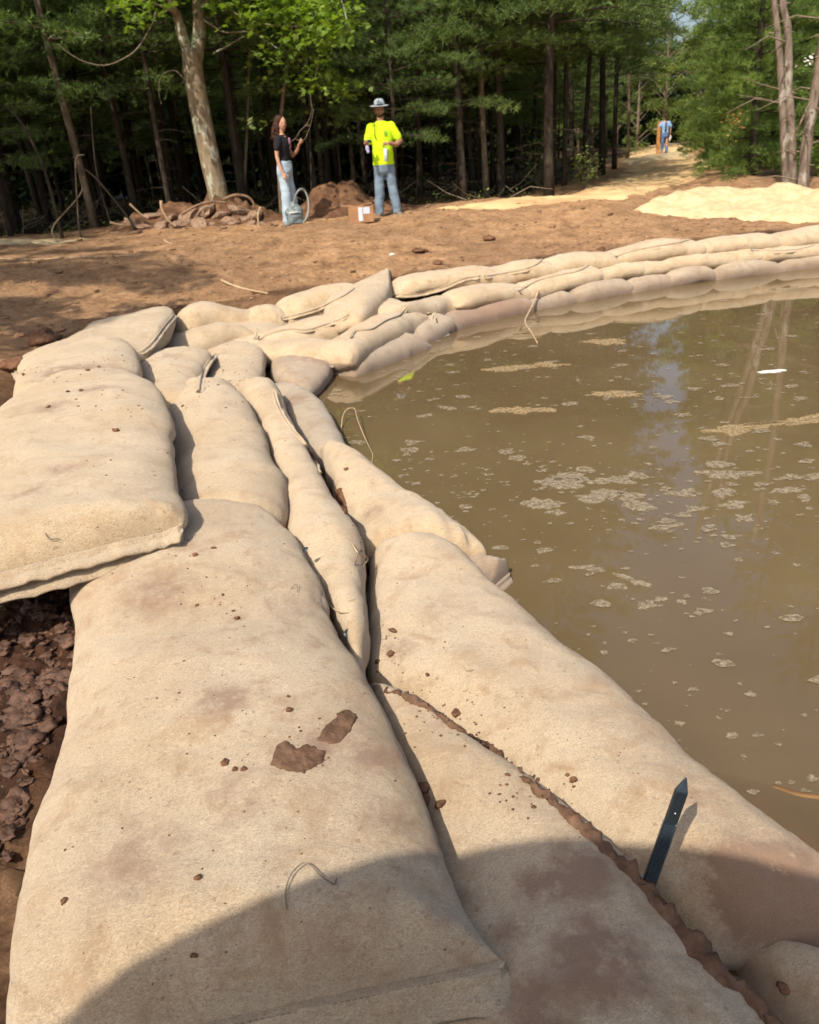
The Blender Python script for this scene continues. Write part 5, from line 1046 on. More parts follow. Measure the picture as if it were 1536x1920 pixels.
WHITE = simple('white_scrap', (.72, .72, .68), (.6, .6, .56))
for k, (a, b, rx, ry, tl, c, lb) in enumerate(FM):
    if lb: foam('scum_patch', blob(a, b, rx, ry, k*1.7, 46, tilt=tl), {'y': FOAMY, 'g': FOAM, 'w': WHITE}[c], lb)
def specks():
    mb = MB(); k = 0
    while k < 1000:
        px = rng.uniform(600, 1560); py = rng.choice([rng.uniform(560, 1000), rng.normal(920, 60), rng.uniform(900, 1500), rng.uniform(560, 760)])
        P = un(px, py, WATER_Z+.004)
        h = hit(px, py)
        if h is not None and h[0][2] > -.74: continue
        if sdist(np.array([P[0]]), np.array([P[1]]))[0] > -.35: continue
        k += 1; r = rng.choice([.004, .008, .014, .028], p=[.4, .33, .2, .07])*(1 if py > 900 else 1.5); n = 9; th = np.linspace(0, 6.283, n, endpoint=False); rr = r*(1+.3*rng.normal(size=n)); V = np.stack([P[0]+rr*np.cos(th)*1.3, P[1]+rr*np.sin(th), np.full(n, P[2]+rng.uniform(-.001, .001))], 1)
        mb.add(V, [tuple(range(n))])
    tag(mb.build('scum_specks', FOAM, smooth=False), 'fine specks of scum scattered all over the pond', 'scum specks', kind='stuff')
specks()
# ------------------------------------------------------------------ people
def remesh(name, mb, vox, mat, parent, wr=0., wsc=12, smooth=2):
    me = mesh(name, np.concatenate(mb.V), mb.F); tmp = bpy.data.objects.new('tmp', me); COL.objects.link(tmp)
    r = tmp.modifiers.new('r', 'REMESH'); r.mode = 'VOXEL'; r.voxel_size = vox; r.use_smooth_shade = True
    s = tmp.modifiers.new('s', 'SMOOTH'); s.iterations = smooth*2; s.factor = .5
    bpy.context.view_layer.update(); dg = bpy.context.evaluated_depsgraph_get(); nm = bpy.data.meshes.new_from_object(tmp.evaluated_get(dg)); bpy.data.objects.remove(tmp)
    if wr:
        co = np.empty(len(nm.vertices)*3, np.float32); nm.vertices.foreach_get('co', co); co = co.reshape(-1, 3); no = np.empty_like(co); nm.vertices.foreach_get('normal', no.reshape(-1)) if False else None
        n = np.array([v.normal[:] for v in nm.vertices]); d = fbm(co*np.array([wsc*.6, wsc*.6, wsc]), 3, 3); co = co+n*(wr*d)[:, None]; nm.vertices.foreach_set('co', co.astype(np.float32).ravel())
    nm.polygons.foreach_set('use_smooth', np.ones(len(nm.polygons), bool)); nm.update(); nm.name = name; nm.materials.clear()
    return link(name, nm, mat, parent)
def limb3(mb, pts, rad, n=12, k=10, flat=1.0):
    C = catmull(np.array(pts, float), k); rr = np.interp(np.linspace(0, 1, k), np.linspace(0, 1, len(rad)), rad); mb.tube(C, rr, n, True, flat)
    for p, r in ((pts[0], rad[0]), (pts[-1], rad[-1])): ball(mb, p, r*.98, 12, 8)
def rings(mb, R_s, n=20):
    V = []
    for (x, y, z, rx, ry) in R_s: th = np.linspace(0, 2*math.pi, n, endpoint=False); V.append(np.stack([x+rx*np.sign(np.cos(th))*np.abs(np.cos(th))**.85, y+ry*np.sin(th), np.full(n, z)], 1))
    m = len(R_s); mb.add(np.concatenate(V), [(i*n+j, i*n+(j+1) % n, (i+1)*n+(j+1) % n, (i+1)*n+j) for i in range(m-1) for j in range(n)]+[tuple(range(n-1, -1, -1)), tuple((m-1)*n+j for j in range(n))])
def hand(mb, wrist, dirv, palm_n, curl=.6, s=1., side=1):
    w0 = np.array(wrist, float); d = np.array(dirv, float); d /= np.linalg.norm(d); nn = np.array(palm_n, float); nn -= d*(nn@d); nn /= np.linalg.norm(nn); l = np.cross(d, nn)*side
    limb3(mb, [w0-d*.02*s, w0+d*.045*s, w0+d*.085*s], [.024*s, .036*s, .034*s], 12, 6, .55)
    for k, (off, L) in enumerate([(-.028, .066), (-.009, .075), (.010, .070), (.028, .054)]):
        p = w0+d*.082*s+l*off*s; a = curl; q1 = p+(d*math.cos(a*.5)+nn*math.sin(a*.5))*L*.5*s; q2 = q1+(d*math.cos(a*1.5)+nn*math.sin(a*1.5))*L*.3*s; q3 = q2+(d*math.cos(a*2.4)+nn*math.sin(a*2.4))*L*.25*s
        mb.tube([p, q1, q2, q3], [.0095*s, .009*s, .0085*s, .0065*s], 8); ball(mb, q3, .0065*s, 8, 6)
    p = w0+d*.03*s-l*.03*s; q = p-l*.03*s+d*.03*s+nn*.01*s; q2 = q+d*.03*s+nn*.015*s; mb.tube([p, q, q2], [.012*s, .0105*s, .008*s], 8); ball(mb, q2, .008*s, 8, 6)
SKIN = simple('skin', (.55, .31, .21), (.48, .25, .17), 10, .55, .1, 60, .002); SKIN_T = simple('tanned_skin', (.38, .20, .13), (.30, .15, .10), 10, .55, .1, 60, .002)
def head(parent, c, s=1., yaw=0., pitch=0., skin=SKIN, hair=None, hairmat=None, beard=None, name='head'):
    Mx = Matrix.Rotation(yaw, 3, 'Z') @ Matrix.Rotation(pitch, 3, 'X'); mb = MB(); n, m = 28, 22; V = []
    for i in range(m+1):
        ph = math.pi*i/m; z = math.cos(ph)
        for j in range(n):
            th = 2*math.pi*j/n; x, y = math.sin(ph)*math.cos(th), math.sin(ph)*math.sin(th); jaw = 1-.32*max(0, -z)**1.3; X, Yv, Zv = x*.073*jaw, y*.095*(1-.18*max(0, -z)), z*.122
            fr = max(0, -y); ax = abs(x)
            if fr > .3:
                Yv -= .020*math.exp(-((x/.16)**2+((z+.18)/.20)**2))*fr*1.3           # nose
                Yv += .010*math.exp(-(((ax-.42)/.20)**2+((z-.05)/.13)**2))             # eye sockets
                Yv -= .006*math.exp(-((x/.35)**2+((z+.50)/.07)**2))                    # lips
                Yv -= .008*math.exp(-((x/.3)**2+((z+.85)/.15)**2))                     # chin
                Yv -= .005*math.exp(-((ax-.3)/.3)**2-((z-.22)/.08)**2)                 # brow
            V.append((X, Yv, Zv))
    mb.add(np.array(V)*s, [(i*n+j, (i+1)*n+j, (i+1)*n+(j+1) % n, i*n+(j+1) % n) for i in range(m) for j in range(n)])
    for sd in (-1, 1): ball(mb, np.array([sd*.074, .012, -.008])*s, np.array([.010, .020, .032])*s, 10, 8)
    P = np.concatenate(mb.V); Pn = (P @ np.array(Mx).T)+np.array(c); h = link(name, mesh(name, Pn, mb.F), skin, parent)
    eb = MB(); eye = simple('eye_dark', (.03, .02, .015)) if 'eye_dark' not in bpy.data.materials else bpy.data.materials['eye_dark']
    for sd in (-1, 1): ball(eb, np.array([sd*.030, -.082, .008])*s @ np.array(Mx).T+c, .0105*s, 8, 6)
    eb.build('eyes', eye, h); mo = MB(); mo.tube([np.array(q)*s @ np.array(Mx).T+c for q in [(-.024, -.091, -.060), (0, -.1, -.058), (.024, -.091, -.060)]], .0042*s, 6); mo.build('mouth', simple('lip', (.33, .12, .1)) if 'lip' not in bpy.data.materials else bpy.data.materials['lip'], h)
    return Mx
DENIM = simple('faded_denim', (.22, .30, .38), (.12, .17, .23), 5, .9, .3, 120, .003); DENIM_L = simple('light_blue_denim', (.44, .55, .64), (.30, .39, .48), 5, .9, .3, 120, .003); DENIM_D = simple('dark_blue_denim', (.07, .12, .24), (.12, .2, .36), 5, .9)
NEON = NT('neon_yellow_cotton'); v_ = NEON.coord(); NEON.base(NEON.ramp(NEON.noise(4, 3, v_), [(.35, (.44, .80, .014)), (.65, (.62, .88, .018))])); NEON = NEON.m
BLACKC = simple('black_cotton', (.012, .012, .015), (.02, .02, .024), 6, .85)
def shirt(parent, name, mat, sh, chest, hem_, sleeves, neck, vox=.012, wr=.005):
    mb = MB(); rings(mb, chest)
    for (a, b, r0, r1) in sleeves: limb3(mb, [a, (np.array(a)+b)/2, b], [r0, (r0+r1)/2, r1], 14, 6)
    return remesh(name, mb, vox, mat, parent, wr, 11, 3)
def trousers(parent, mat, waist_z, hips, legs, name='jeans', wr=.010, vox=.012, waist=(.165, .12)):
    mb = MB(); rings(mb, [(0, 0, waist_z, *waist), (0, 0, waist_z-.08, waist[0]*1.05, waist[1]*1.06), (0, .005, waist_z-.18, waist[0]*1.08, waist[1]*1.08), (0, 0, waist_z-.25, waist[0]*.72, waist[1]*.75)])
    for pts, rad in legs: limb3(mb, pts, rad, 16, 14)
    return remesh(name, mb, vox, mat, parent, wr, 9, 5)
def shoe(parent, p, d, mat, s=1., name='boot'):
    mb = MB(); d = np.array([math.sin(d), -math.cos(d), 0]); p = np.array(p, float); l = np.array([d[1], -d[0], 0]); V = []
    for t, w_, h in ((-.08, .032, .10), (-.04, .042, .12), (.03, .045, .085), (.10, .048, .062), (.16, .044, .050), (.20, .022, .028)):
        th = np.linspace(0, math.pi, 9); V.append([p+d*t*s+l*math.cos(a)*w_*s+np.array([0, 0, max(0, math.sin(a))**.7*h*s]) for a in th])
    n = 9; V = np.array(V).reshape(-1, 3); F = [(i*n+j, i*n+j+1, (i+1)*n+j+1, (i+1)*n+j) for i in range(5) for j in range(n-1)]+[(i*n+n-1, i*n, (i+1)*n, (i+1)*n+n-1) for i in range(5)]+[tuple(range(n))[::-1], tuple(5*n+j for j in range(n))]
    mb.add(V, F); return mb.build(name, mat, parent)
BOOT = simple('dusty_boot', (.22, .17, .13), (.12, .09, .07), 12, .8)
# --- man in the yellow shirt
P = un(727, 404, 0); mz = float(H(np.array([P[0]]), np.array([P[1]]), False)[0]); man = tag(empty('person', (P[0], P[1], mz), R(3)), 'standing person in a neon yellow t-shirt, jeans and grey brimmed hat, holding a can', 'person')
mb = MB()
rings(mb, [(0, 0, .95, .14, .10), (0, 0, 1.15, .15, .105), (0, 0, 1.35, .17, .115), (0, 0, 1.45, .12, .09), (0, 0, 1.50, .06, .065), (0, -.01, 1.60, .052, .055)])
limb3(mb, [(-.17, 0, 1.40), (-.225, -.01, 1.28), (-.26, -.02, 1.17)], [.048, .045, .042]); limb3(mb, [(-.26, -.02, 1.17), (-.27, -.14, 1.15), (-.275, -.25, 1.17)], [.042, .038, .026]); hand(mb, (-.275, -.25, 1.17), (-.2, -1, .15), (.6, .3, .6), .5, 1., 1)
limb3(mb, [(.17, 0, 1.40), (.25, .0, 1.29), (.31, .0, 1.18)], [.050, .05, .048]); limb3(mb, [(.31, 0, 1.18), (.22, -.12, 1.13), (.11, -.20, 1.16)], [.048, .042, .028]); hand(mb, (.11, -.20, 1.16), (-1, -.3, -.1), (0, .4, -1), .9, 1., -1)
for sx in (-1, 1): limb3(mb, [(sx*.09, 0, .92), (sx*.12, 0, .5), (sx*.15, .01, .08)], [.08, .055, .038])
remesh('body', mb, .009, SKIN_T, man, 0)
shirt(man, 'shirt', NEON, 0, [(0, 0, .82, .182, .135), (0, 0, .95, .178, .13), (0, 0, 1.12, .178, .128), (0, 0, 1.30, .20, .13), (0, 0, 1.40, .205, .115), (0, 0, 1.46, .16, .09), (0, 0, 1.505, .075, .07)], 0, [((-.17, 0, 1.41), (-.235, -.015, 1.22), .084, .074), ((.17, 0, 1.41), (.27, .0, 1.24), .084, .076)], 0)
trousers(man, DENIM, .90, 0, [([(-.085, 0, .80), (-.105, -.01, .45), (-.13, .0, .06)], [.105, .082, .078]), ([(.085, 0, .80), (.125, -.01, .45), (.175, -.02, .06)], [.105, .082, .080])])
shoe(man, (-.13, 0, 0), -.25, BOOT); shoe(man, (.18, -.02, 0), .35, BOOT)
head(man, np.array([-.005, -.015, 1.665]), 1., .15, .06, SKIN_T)
bb = MB(); ball(bb, (-.005, -.045, 1.60), (.058, .055, .045), 14, 9); bb.build('beard', simple('dark_beard', (.06, .035, .022)), man)
hb = MB(); V = []; n = 32
prof = [(.001, 1.84), (.05, 1.838), (.082, 1.815), (.095, 1.77), (.098, 1.735), (.125, 1.728), (.17, 1.718), (.172, 1.712), (.12, 1.720), (.09, 1.725), (.02, 1.73)]
for r_, z_ in prof: th = np.linspace(0, 2*math.pi, n, endpoint=False); V.append(np.stack([r_*np.cos(th)*.95, r_*np.sin(th)*1.05-.01, z_-.018*(np.cos(th)**2)*-(r_ > .12)*1.+np.zeros(n)], 1))
hb.add(np.concatenate(V), [(i*n+j, i*n+(j+1) % n, (i+1)*n+(j+1) % n, (i+1)*n+j) for i in range(len(prof)-1) for j in range(n)]); hat = hb.build('hat', simple('grey_hat', (.36, .42, .47), (.26, .30, .34), 9), man)
hb = MB(); th = np.linspace(0, 2*math.pi, 33); hb.tube(np.stack([.100*np.cos(th)*.95, .100*np.sin(th)*1.05-.01, np.full(33, 1.742)], 1), .009, 6, False); hb.build('hat_band', BLACKC, hat)
lg = MB(); 
for (a, b, w_, h) in ((.055, 1.345, .05, .012), (.06, 1.325, .06, .010), (.05, 1.305, .045, .010), (.06, 1.285, .055, .008)): lg.box((a, -.137, b), (w_, .004, h))
lg.build('chest_print', simple('green_print', (.18, .42, .08), (.15, .35, .08)), man)
st_ = MB(); st_.tube([(-.09, -.12, 1.50), (-.115, -.14, 1.42), (-.125, -.145, 1.30), (-.10, -.14, 1.22)], .007, 6); st_.build('strap', BLACKC, man)
def wpt(o, q): return o.matrix_world @ Vector(q)
bpy.context.view_layer.update()
c0 = wpt(man, (.035, -.215, 1.0)); e = tag(empty('spray_can', tuple(c0)), 'pale silver can hanging upright from the hand of the person in yellow', 'can'); mb = MB(); mb.tube([(0, 0, -.12), (0, 0, -.115), (0, 0, .06), (0, 0, .075)], [.026, .033, .033, .022], 16); mb.build('body', simple('silver_white', (.62, .68, .72), (.42, .48, .5), 14, .4), e); mb = MB(); mb.tube([(0, 0, .073), (0, 0, .10)], [.014, .012], 10); mb.build('cap', simple('white_cap', (.7, .7, .72)), e)
c0 = wpt(man, (-.27, -.34, 1.13)); e = tag(empty('glove', tuple(c0)), 'pale lilac cloth held in the left-side hand of the person in yellow', 'cloth'); mb = MB(); ball(mb, (0, 0, -.03), (.035, .03, .06), 10, 8); ball(mb, (.01, -.01, -.08), (.028, .025, .03), 10, 8); o = remesh('cloth_body', mb, .008, simple('lilac_cloth', (.45, .42, .60), (.35, .33, .5)), e, .004, 30)
c0 = wpt(man, (-.255, -.31, 1.205)); e = tag(empty('phone', tuple(c0), .4), 'black phone held by the person in yellow', 'phone'); mb = MB(); mb.box((0, 0, 0), (.12, .07, .010), Matrix.Rotation(.5, 3, 'X')); mb.build('case', BLACKC, e, smooth=False); mb = MB(); mb.box((0, 0, .0062), (.108, .062, .002), Matrix.Rotation(.5, 3, 'X')); mb.build('screen', simple('dark_glass', (.02, .03, .07), (.02, .02, .04), 4, .1, 0), e, smooth=False)
# --- woman with the twig
P = un(547, 416, 0); wz = float(H(np.array([P[0]]), np.array([P[1]]), False)[0]); wo_ = tag(empty('person', (P[0], P[1], wz), R(72)), 'long-haired person in a black t-shirt and light blue jeans, standing side-on with a twig', 'person')
# local: facing -Y ; the person's right arm (x<0) is towards the camera after the turn
mb = MB(); rings(mb, [(0, 0, .98, .125, .10), (0, 0, 1.12, .11, .085), (0, 0, 1.30, .145, .105), (0, 0, 1.40, .11, .085), (0, 0, 1.445, .05, .055), (0, -.02, 1.55, .044, .048)])
limb3(mb, [(-.150, .0, 1.35), (-.19, .02, 1.22), (-.20, .03, 1.10)], [.046, .042, .034]); limb3(mb, [(-.20, .03, 1.10), (-.21, -.0, .96), (-.215, -.05, .84)], [.034, .031, .021]); hand(mb, (-.215, -.05, .84), (0, -.25, -1), (.7, -.4, 0), .35, .92, -1)
limb3(mb, [(.150, .0, 1.35), (.19, -.02, 1.22), (.20, -.08, 1.10)], [.044, .04, .034]); limb3(mb, [(.20, -.08, 1.10), (.15, -.20, 1.17), (.10, -.27, 1.26)], [.034, .03, .021]); hand(mb, (.10, -.27, 1.26), (-.2, -.8, .6), (-.5, .5, .2), .8, .92, 1)
for sx in (-1, 1): limb3(mb, [(sx*.08, 0, .92), (sx*.09, 0, .5), (sx*.09, .01, .08)], [.08, .05, .034])
remesh('body', mb, .009, SKIN, wo_)
shirt(wo_, 'shirt', BLACKC, 0, [(0, 0, 1.0, .135, .108), (0, 0, 1.10, .128, .104), (0, -.012, 1.25, .155, .128), (0, -.01, 1.33, .165, .12), (0, 0, 1.40, .135, .085), (0, 0, 1.44, .07, .06)], 0, [((-.145, 0, 1.36), (-.19, .015, 1.23), .072, .062), ((.145, 0, 1.36), (.19, -.015, 1.24), .072, .062)], 0)
trousers(wo_, DENIM_L, 1.02, 0, [([(-.075, .02, .86), (-.085, 0, .48), (-.09, .02, .04)], [.105, .088, .105]), ([(.075, .02, .86), (.085, -.02, .48), (.09, -.03, .04)], [.105, .088, .105])], waist=(.145, .115))
gb = MB(); ball(gb, (0, .065, .87), (.13, .09, .12), 16, 12); 
shoe(wo_, (-.09, 0, 0), 0, BLACKC, .9, 'shoe'); shoe(wo_, (.09, -.05, 0), 0, BLACKC, .9, 'shoe')
pm = MB(); pm.box((.03, -.137, 1.30), (.07, .004, .16)); pm.box((.01, -.135, 1.23), (.05, .004, .08)); pm.build('shirt_print', simple('pink_print', (.55, .3, .42), (.4, .22, .34)), wo_)
head(wo_, np.array([0, -.045, 1.60]), .98, -.75, -.06, SKIN)
HAIR = simple('dark_brown_hair', (.055, .024, .014), (.03, .012, .008), 20, .6, .6, 60, .01)
hm = MB(); ball(hm, (-.005, .0, 1.652), (.088, .104, .088), 16, 12); ball(hm, (0, .055, 1.56), (.088, .07, .12), 14, 10); ball(hm, (0, .075, 1.44), (.10, .06, .13), 14, 10)
for sx in (-1, 1): ball(hm, (sx*.074, .03, 1.53), (.022, .04, .12), 12, 9)
rg = np.random.default_rng(3)
for k in range(60):
    a = rg.uniform(.1, math.pi-.1); p = np.array([math.cos(a)*.08, .03+math.sin(a)*.06, 1.62]); q = p+np.array([math.cos(a)*.03, .02+math.sin(a)*.035, -.13]); r_ = q+np.array([rg.normal(0, .025), rg.normal(0, .02), -rg.uniform(.08, .17)]); hm.tube(catmull([p, q, r_], 9)+rg.normal(0, .005, (9, 3)), [.014]*6+[.011, .008, .004], 6)
remesh('hair', hm, .008, HAIR, wo_, .006, 30, 1)
# twig in her hand
bpy.context.view_layer.update(); h0 = np.array(wpt(wo_, (.08, -.36, 1.33))); Dw = math.hypot(h0[0], h0[1]); mb = MB()
for L in ([(556, 258), (562, 246), (572, 236), (581, 222), (586, 200)], [(556, 262), (570, 262), (576, 252), (583, 232), (588, 205)], [(572, 236), (580, 235), (578, 232)], [(556, 258), (545, 266)], [(585, 205), (582, 180), (580, 168)]):
    mb.tube(catmull([px_pt(a, b, Dw)-h0 for a, b in L], 10), np.linspace(.006, .003, 10), 5)
e = tag(mb.build('twig', TWIG, None), 'forked pale twig held up by the person in the black shirt', 'twig'); e.location = Vector(h0)
# --- distant walker
P = un(1245, 290, 0); wk = tag(empty('person', (P[0], P[1], 0), R(180-10)), 'distant walker seen from behind in a light blue shirt and blue trousers on the path', 'person')
mb = MB(); rings(mb, [(0, 0, .95, .13, .10), (0, 0, 1.15, .14, .1), (0, 0, 1.35, .16, .11), (0, 0, 1.42, .1, .08), (0, 0, 1.50, .055, .055), (0, 0, 1.56, .05, .05)])
limb3(mb, [(-.18, 0, 1.38), (-.24, .0, 1.22), (-.25, -.02, 1.10)], [.05, .045, .036]); limb3(mb, [(-.25, -.02, 1.10), (-.25, -.06, .97), (-.25, -.10, .86)], [.036, .032, .024]); hand(mb, (-.25, -.1, .86), (0, -.3, -1), (1, 0, 0), .6, 1, -1)
limb3(mb, [(.18, 0, 1.38), (.26, .0, 1.25), (.30, -.02, 1.14)], [.05, .045, .036]); limb3(mb, [(.30, -.02, 1.14), (.36, -.10, 1.12), (.42, -.18, 1.12)], [.036, .032, .024]); hand(mb, (.42, -.18, 1.12), (.3, -1, 0), (-1, 0, 0), .6, 1, 1)
for sx in (-1, 1): limb3(mb, [(sx*.09, 0, .92), (sx*.1, 0, .5), (sx*.1, .01, .08)], [.08, .055, .04])
remesh('body', mb, .012, SKIN, wk); shirt(wk, 'shirt', simple('light_blue_cotton', (.30, .46, .75), (.22, .36, .62), 5), 0, [(0, 0, .90, .16, .12), (0, 0, 1.1, .155, .115), (0, 0, 1.3, .18, .12), (0, 0, 1.40, .15, .09), (0, 0, 1.46, .07, .06)], 0, [((-.15, 0, 1.38), (-.235, 0, 1.22), .075, .07), ((.15, 0, 1.38), (.25, 0, 1.24), .075, .07)], 0, .015)
trousers(wk, DENIM_D, .97, 0, [([(-.085, 0, .84), (-.10, -.05, .48), (-.09, .06, .06)], [.10, .075, .07]), ([(.085, 0, .84), (.10, .02, .48), (.10, -.05, .06)], [.10, .075, .07])], vox=.015)
shoe(wk, (-.09, .05, 0), 0, BOOT); shoe(wk, (.1, -.05, 0), 0, BOOT); head(wk, np.array([0, -.01, 1.63]), .95)
hm = MB(); ball(hm, (0, .02, 1.66), (.083, .10, .095), 14, 10); ball(hm, (0, .06, 1.56), (.05, .045, .13), 12, 9); remesh('hair', hm, .01, HAIR, wk, .004, 30, 1)
bg_ = MB(); bg_.box((0, .125, 1.2), (.09, .01, .42)); bg_.build('braces', simple('dark_strap', (.06, .12, .2)), wk)
bpy.context.view_layer.update()
c0 = wpt(wk, (-.26, -.14, .70)); mb = MB(); mb.tube([(0, 0, -.13), (0, 0, -.12), (0, 0, .07), (0, 0, .10), (0, 0, .14)], [.04, .05, .05, .025, .02], 12); o = tag(mb.build('bottle', simple('white_bottle', (.8, .8, .8)), None), 'white bottle carried by the distant walker', 'bottle'); o.location = c0; o.rotation_euler = (0, .3, 0)
def post(px, py, h, r, mat, lb):
    P = un(px, py, 0); e = tag(empty('post', (P[0], P[1], 0)), lb, 'post'); mb = MB(); mb.box((0, 0, h/2-.1), (r*2, r*2, h+.2)); o = mb.build('shaft', mat, e, smooth=False); md = o.modifiers.new('b', 'BEVEL'); md.width = .012
    mb = MB(); mb.box((0, 0, h+.012), (r*2.2, r*2.2, .03)); mb.build('cap', mat, e, smooth=False)
post(1233, 290, 1.45, .07, simple('orange_brown_wood', (.52, .27, .09), (.38, .18, .06)), 'orange-brown wooden post standing just left of the distant walker')
post(1284, 270, .85, .06, simple('pinkish_wood', (.55, .36, .28), (.4, .26, .2)), 'short pinkish post with a pale top, right of the distant walker')

# ------------------------------------------------------------------ box, bag with tubing loop
P = un(678, 416, 0); e = tag(empty('cardboard_box', (P[0], P[1], 0), R(4)), 'brown cardboard box with a white label and one open flap beside the person in yellow', 'box')
CARD = simple('brown_card', (.40, .22, .11), (.30, .16, .08), 6, .85)
for (c, d, nm) in [((0, -.14, .125), (.40, .012, .25), 'front_panel'), ((0, .14, .125), (.40, .012, .25), 'back_panel'), ((-.197, 0, .125), (.012, .266, .25), 'side_panel'), ((.197, 0, .125), (.012, .266, .25), 'side_panel'), ((0, 0, .008), (.38, .266, .012), 'bottom')]:
    mb = MB(); mb.box(c, d); mb.build(nm, CARD, e, smooth=False)
for (c, d, rx) in [((-.22, 0, .262), (.20, .27, .008), .10), ((.10, .10, .262), (.20, .12, .008), -.2)]: mb = MB(); mb.box(c, d, Matrix.Rotation(rx, 3, 'Y')); mb.build('flap', CARD, e, smooth=False)
LAB = simple('white_label', (.62, .68, .76), (.5, .56, .64)); 
for (c, d) in [((-.01, -.149, .13), (.07, .004, .21)), ((.09, -.149, .18), (.11, .004, .10))]: mb = MB(); mb.box(c, d); mb.build('label', LAB, e, smooth=False)
P = un(556, 421, 0); e = tag(empty('tubing_bag', (P[0], P[1], 0), R(5)), 'grey plastic bag with a loop of clear tubing standing at the feet of the woman', 'bag')
mb = MB(); rings(mb, [(0, 0, 0, .10, .08), (0, 0, .03, .14, .10), (0, 0, .15, .14, .10), (.01, 0, .25, .12, .08), (.0, 0, .32, .06, .05), (-.03, 0, .36, .03, .03)]); rings(mb, [(-.10, .02, 0, .06, .07), (-.10, .02, .2, .05, .06), (-.11, .02, .24, .02, .03)]); remesh('bag_body', mb, .012, simple('grey_plastic_film', (.20, .25, .26), (.07, .10, .11), 9, .3, .8, 20, .03, spec=.5), e, .02, 10)
mb = MB(); mb.box((.0, -.105, .20), (.20, .008, .02)); mb.build('tape_band', simple('pale_band', (.6, .64, .66)), e)
TB = simple('clear_tubing', (.38, .41, .40), (.26, .28, .27), 9, .25, .1, spec=.6); th = np.linspace(0, 2*math.pi, 50)
for k, (sc_, off) in enumerate([(1, 0), (.93, .02)]): mb = MB(); mb.tube(np.stack([.12+.125*sc_*np.cos(th)+.03*np.sin(th), -.05+off+.02*np.sin(2*th), 0.29+.27*sc_*np.sin(th)], 1), .008, 8, False); mb.build('tubing_loop', TB, e)

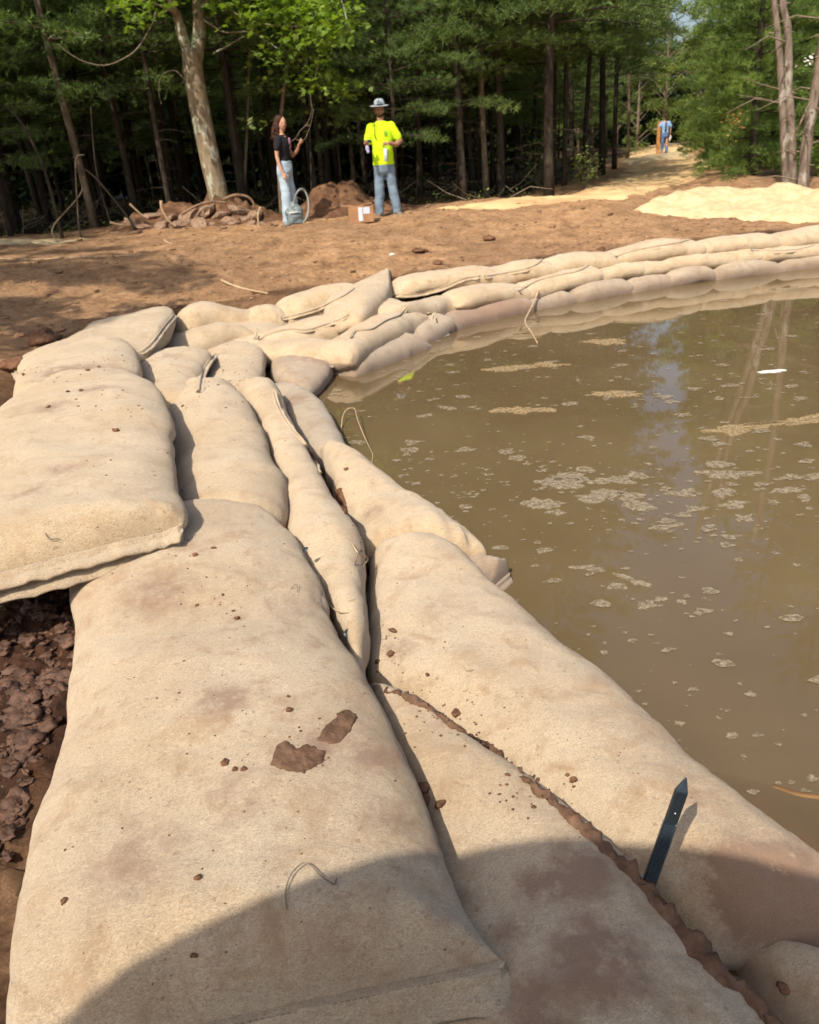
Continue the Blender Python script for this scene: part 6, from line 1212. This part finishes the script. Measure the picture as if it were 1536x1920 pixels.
# ------------------------------------------------------------------ the person taking the picture (behind the camera)
def observer(x, y, z, rz, label, arms):
    ph = tag(empty('person', (x, y, z), R(rz)), label, 'person'); mb = MB(); sl_ = []
    rings(mb, [(0, 0, .95, .16, .12), (0, 0, 1.15, .18, .13), (0, 0, 1.35, .21, .14), (0, 0, 1.44, .15, .10), (0, 0, 1.50, .065, .065), (0, 0, 1.60, .055, .055)])
    for s_, (e1, e2, hd) in arms:
        sh = (.19*s_, 0, 1.43); limb3(mb, [sh, tuple((np.array(sh)+e1)/2), e1], [.07, .06, .05]); limb3(mb, [e1, tuple((np.array(e1)+e2)/2), e2], [.05, .04, .028]); hand(mb, e2, hd, (0, 0, 1), .5, 1, s_)
        sl_.append(((.17*s_, 0, 1.41), tuple(np.array(sh)*.15+np.array(e1)*.85), .11, .13)); sl_.append((tuple(e1), tuple(np.array(e1)*.35+np.array(e2)*.65), .13, .11))  # sleeves made extra loose to thicken the cast shadow
    for sx in (-1, 1): limb3(mb, [(sx*.1, 0, .95), (sx*.12, -.02, .5), (sx*.12, .01, .05)], [.10, .07, .045])
    remesh('body', mb, .012, SKIN, ph)
    shirt(ph, 'shirt', DENIM, 0, [(0, 0, .85, .20, .15), (0, 0, 1.1, .20, .15), (0, 0, 1.32, .24, .155), (0, 0, 1.42, .2, .12), (0, 0, 1.49, .08, .075)], 0, sl_, 0, .015)
    trousers(ph, DENIM_D, .93, 0, [([(-.09, 0, .82), (-.12, -.02, .45), (-.13, 0, .06)], [.12, .09, .08]), ([(.09, 0, .82), (.12, -.02, .45), (.13, 0, .06)], [.12, .09, .08])], vox=.015)
    shoe(ph, (-.13, 0, 0), 0, BOOT); shoe(ph, (.13, 0, 0), 0, BOOT); head(ph, np.array([0, -.01, 1.665]), 1., 0, .2)
    hb = MB(); V = []; prof2 = [(.001, 1.86), (.06, 1.855), (.092, 1.83), (.102, 1.76), (.16, 1.745), (.29, 1.73), (.292, 1.722), (.15, 1.735), (.09, 1.74)]  # brim made extra wide to broaden the cast shadow
    for r_, z_ in prof2: th = np.linspace(0, 2*math.pi, n, endpoint=False); V.append(np.stack([r_*np.cos(th), r_*np.sin(th), np.full(n, z_)], 1))
    hb.add(np.concatenate(V), [(i*n+j, i*n+(j+1) % n, (i+1)*n+(j+1) % n, (i+1)*n+j) for i in range(len(prof2)-1) for j in range(n)]); hb.build('sun_hat', simple('straw_hat', (.5, .4, .25)), ph); return ph
# local +x is the photograph's left
observer(-.10, -.36, -.52, 180, 'person just behind the camera, seen only as part of the shadow', [(1, ((.34, -.10, 1.34), (.10, -.18, 1.40), (-1, -.2, 0))), (-1, ((-.34, -.10, 1.34), (-.16, -.18, 1.42), (.6, -.2, .2)))])
UC = (-.72, -1.80, -.45); um = tag(empty('added_umbrella', UC), 'unseen round sunshade behind the camera, added so its rim shades the nearest sandbags', 'added_umbrella')  # added unseen caster, sized and placed to throw the arc of shadow
mb = MB(); mb.tube([(0, 0, 0), (0, 0, 2.72)], [.022, .018], 10); mb.build('pole', simple('grey_pole', (.3, .3, .3)), um); mb = MB(); mb.tube([(0, 0, 0), (0, 0, .06)], [.26, .24], 20); mb.build('base', simple('concrete_base', (.4, .39, .37)), um)
V = []; nr, na = 9, 64
for i in range(nr):
    t = i/(nr-1)
    for j in range(na):
        a_ = 2*math.pi*j/na; sc_ = 1-.012*t*(1-abs(math.cos(4*a_))); V.append((1.43*t*sc_*math.cos(a_)+1e-4*math.cos(a_), 1.43*t*sc_*math.sin(a_)+1e-4*math.sin(a_), 2.68-.36*t**1.4-.01*t*(1-abs(math.cos(4*a_)))))
cn = link('canopy', mesh('canopy', V, [(i*na+j, i*na+(j+1) % na, (i+1)*na+(j+1) % na, (i+1)*na+j) for i in range(nr-1) for j in range(na)]), simple('cream_canvas', (.55, .5, .4)), um); md = cn.modifiers.new('s', 'SOLIDIFY'); md.thickness = .004
for j in range(8): a_ = 2*math.pi*j/8; mb = MB(); mb.tube([(0, 0, 2.66), (.63*math.cos(a_), .63*math.sin(a_), 2.53), (1.41*math.cos(a_), 1.41*math.sin(a_), 2.31)], .008, 6); mb.build('rib', bpy.data.materials['grey_pole'], um)
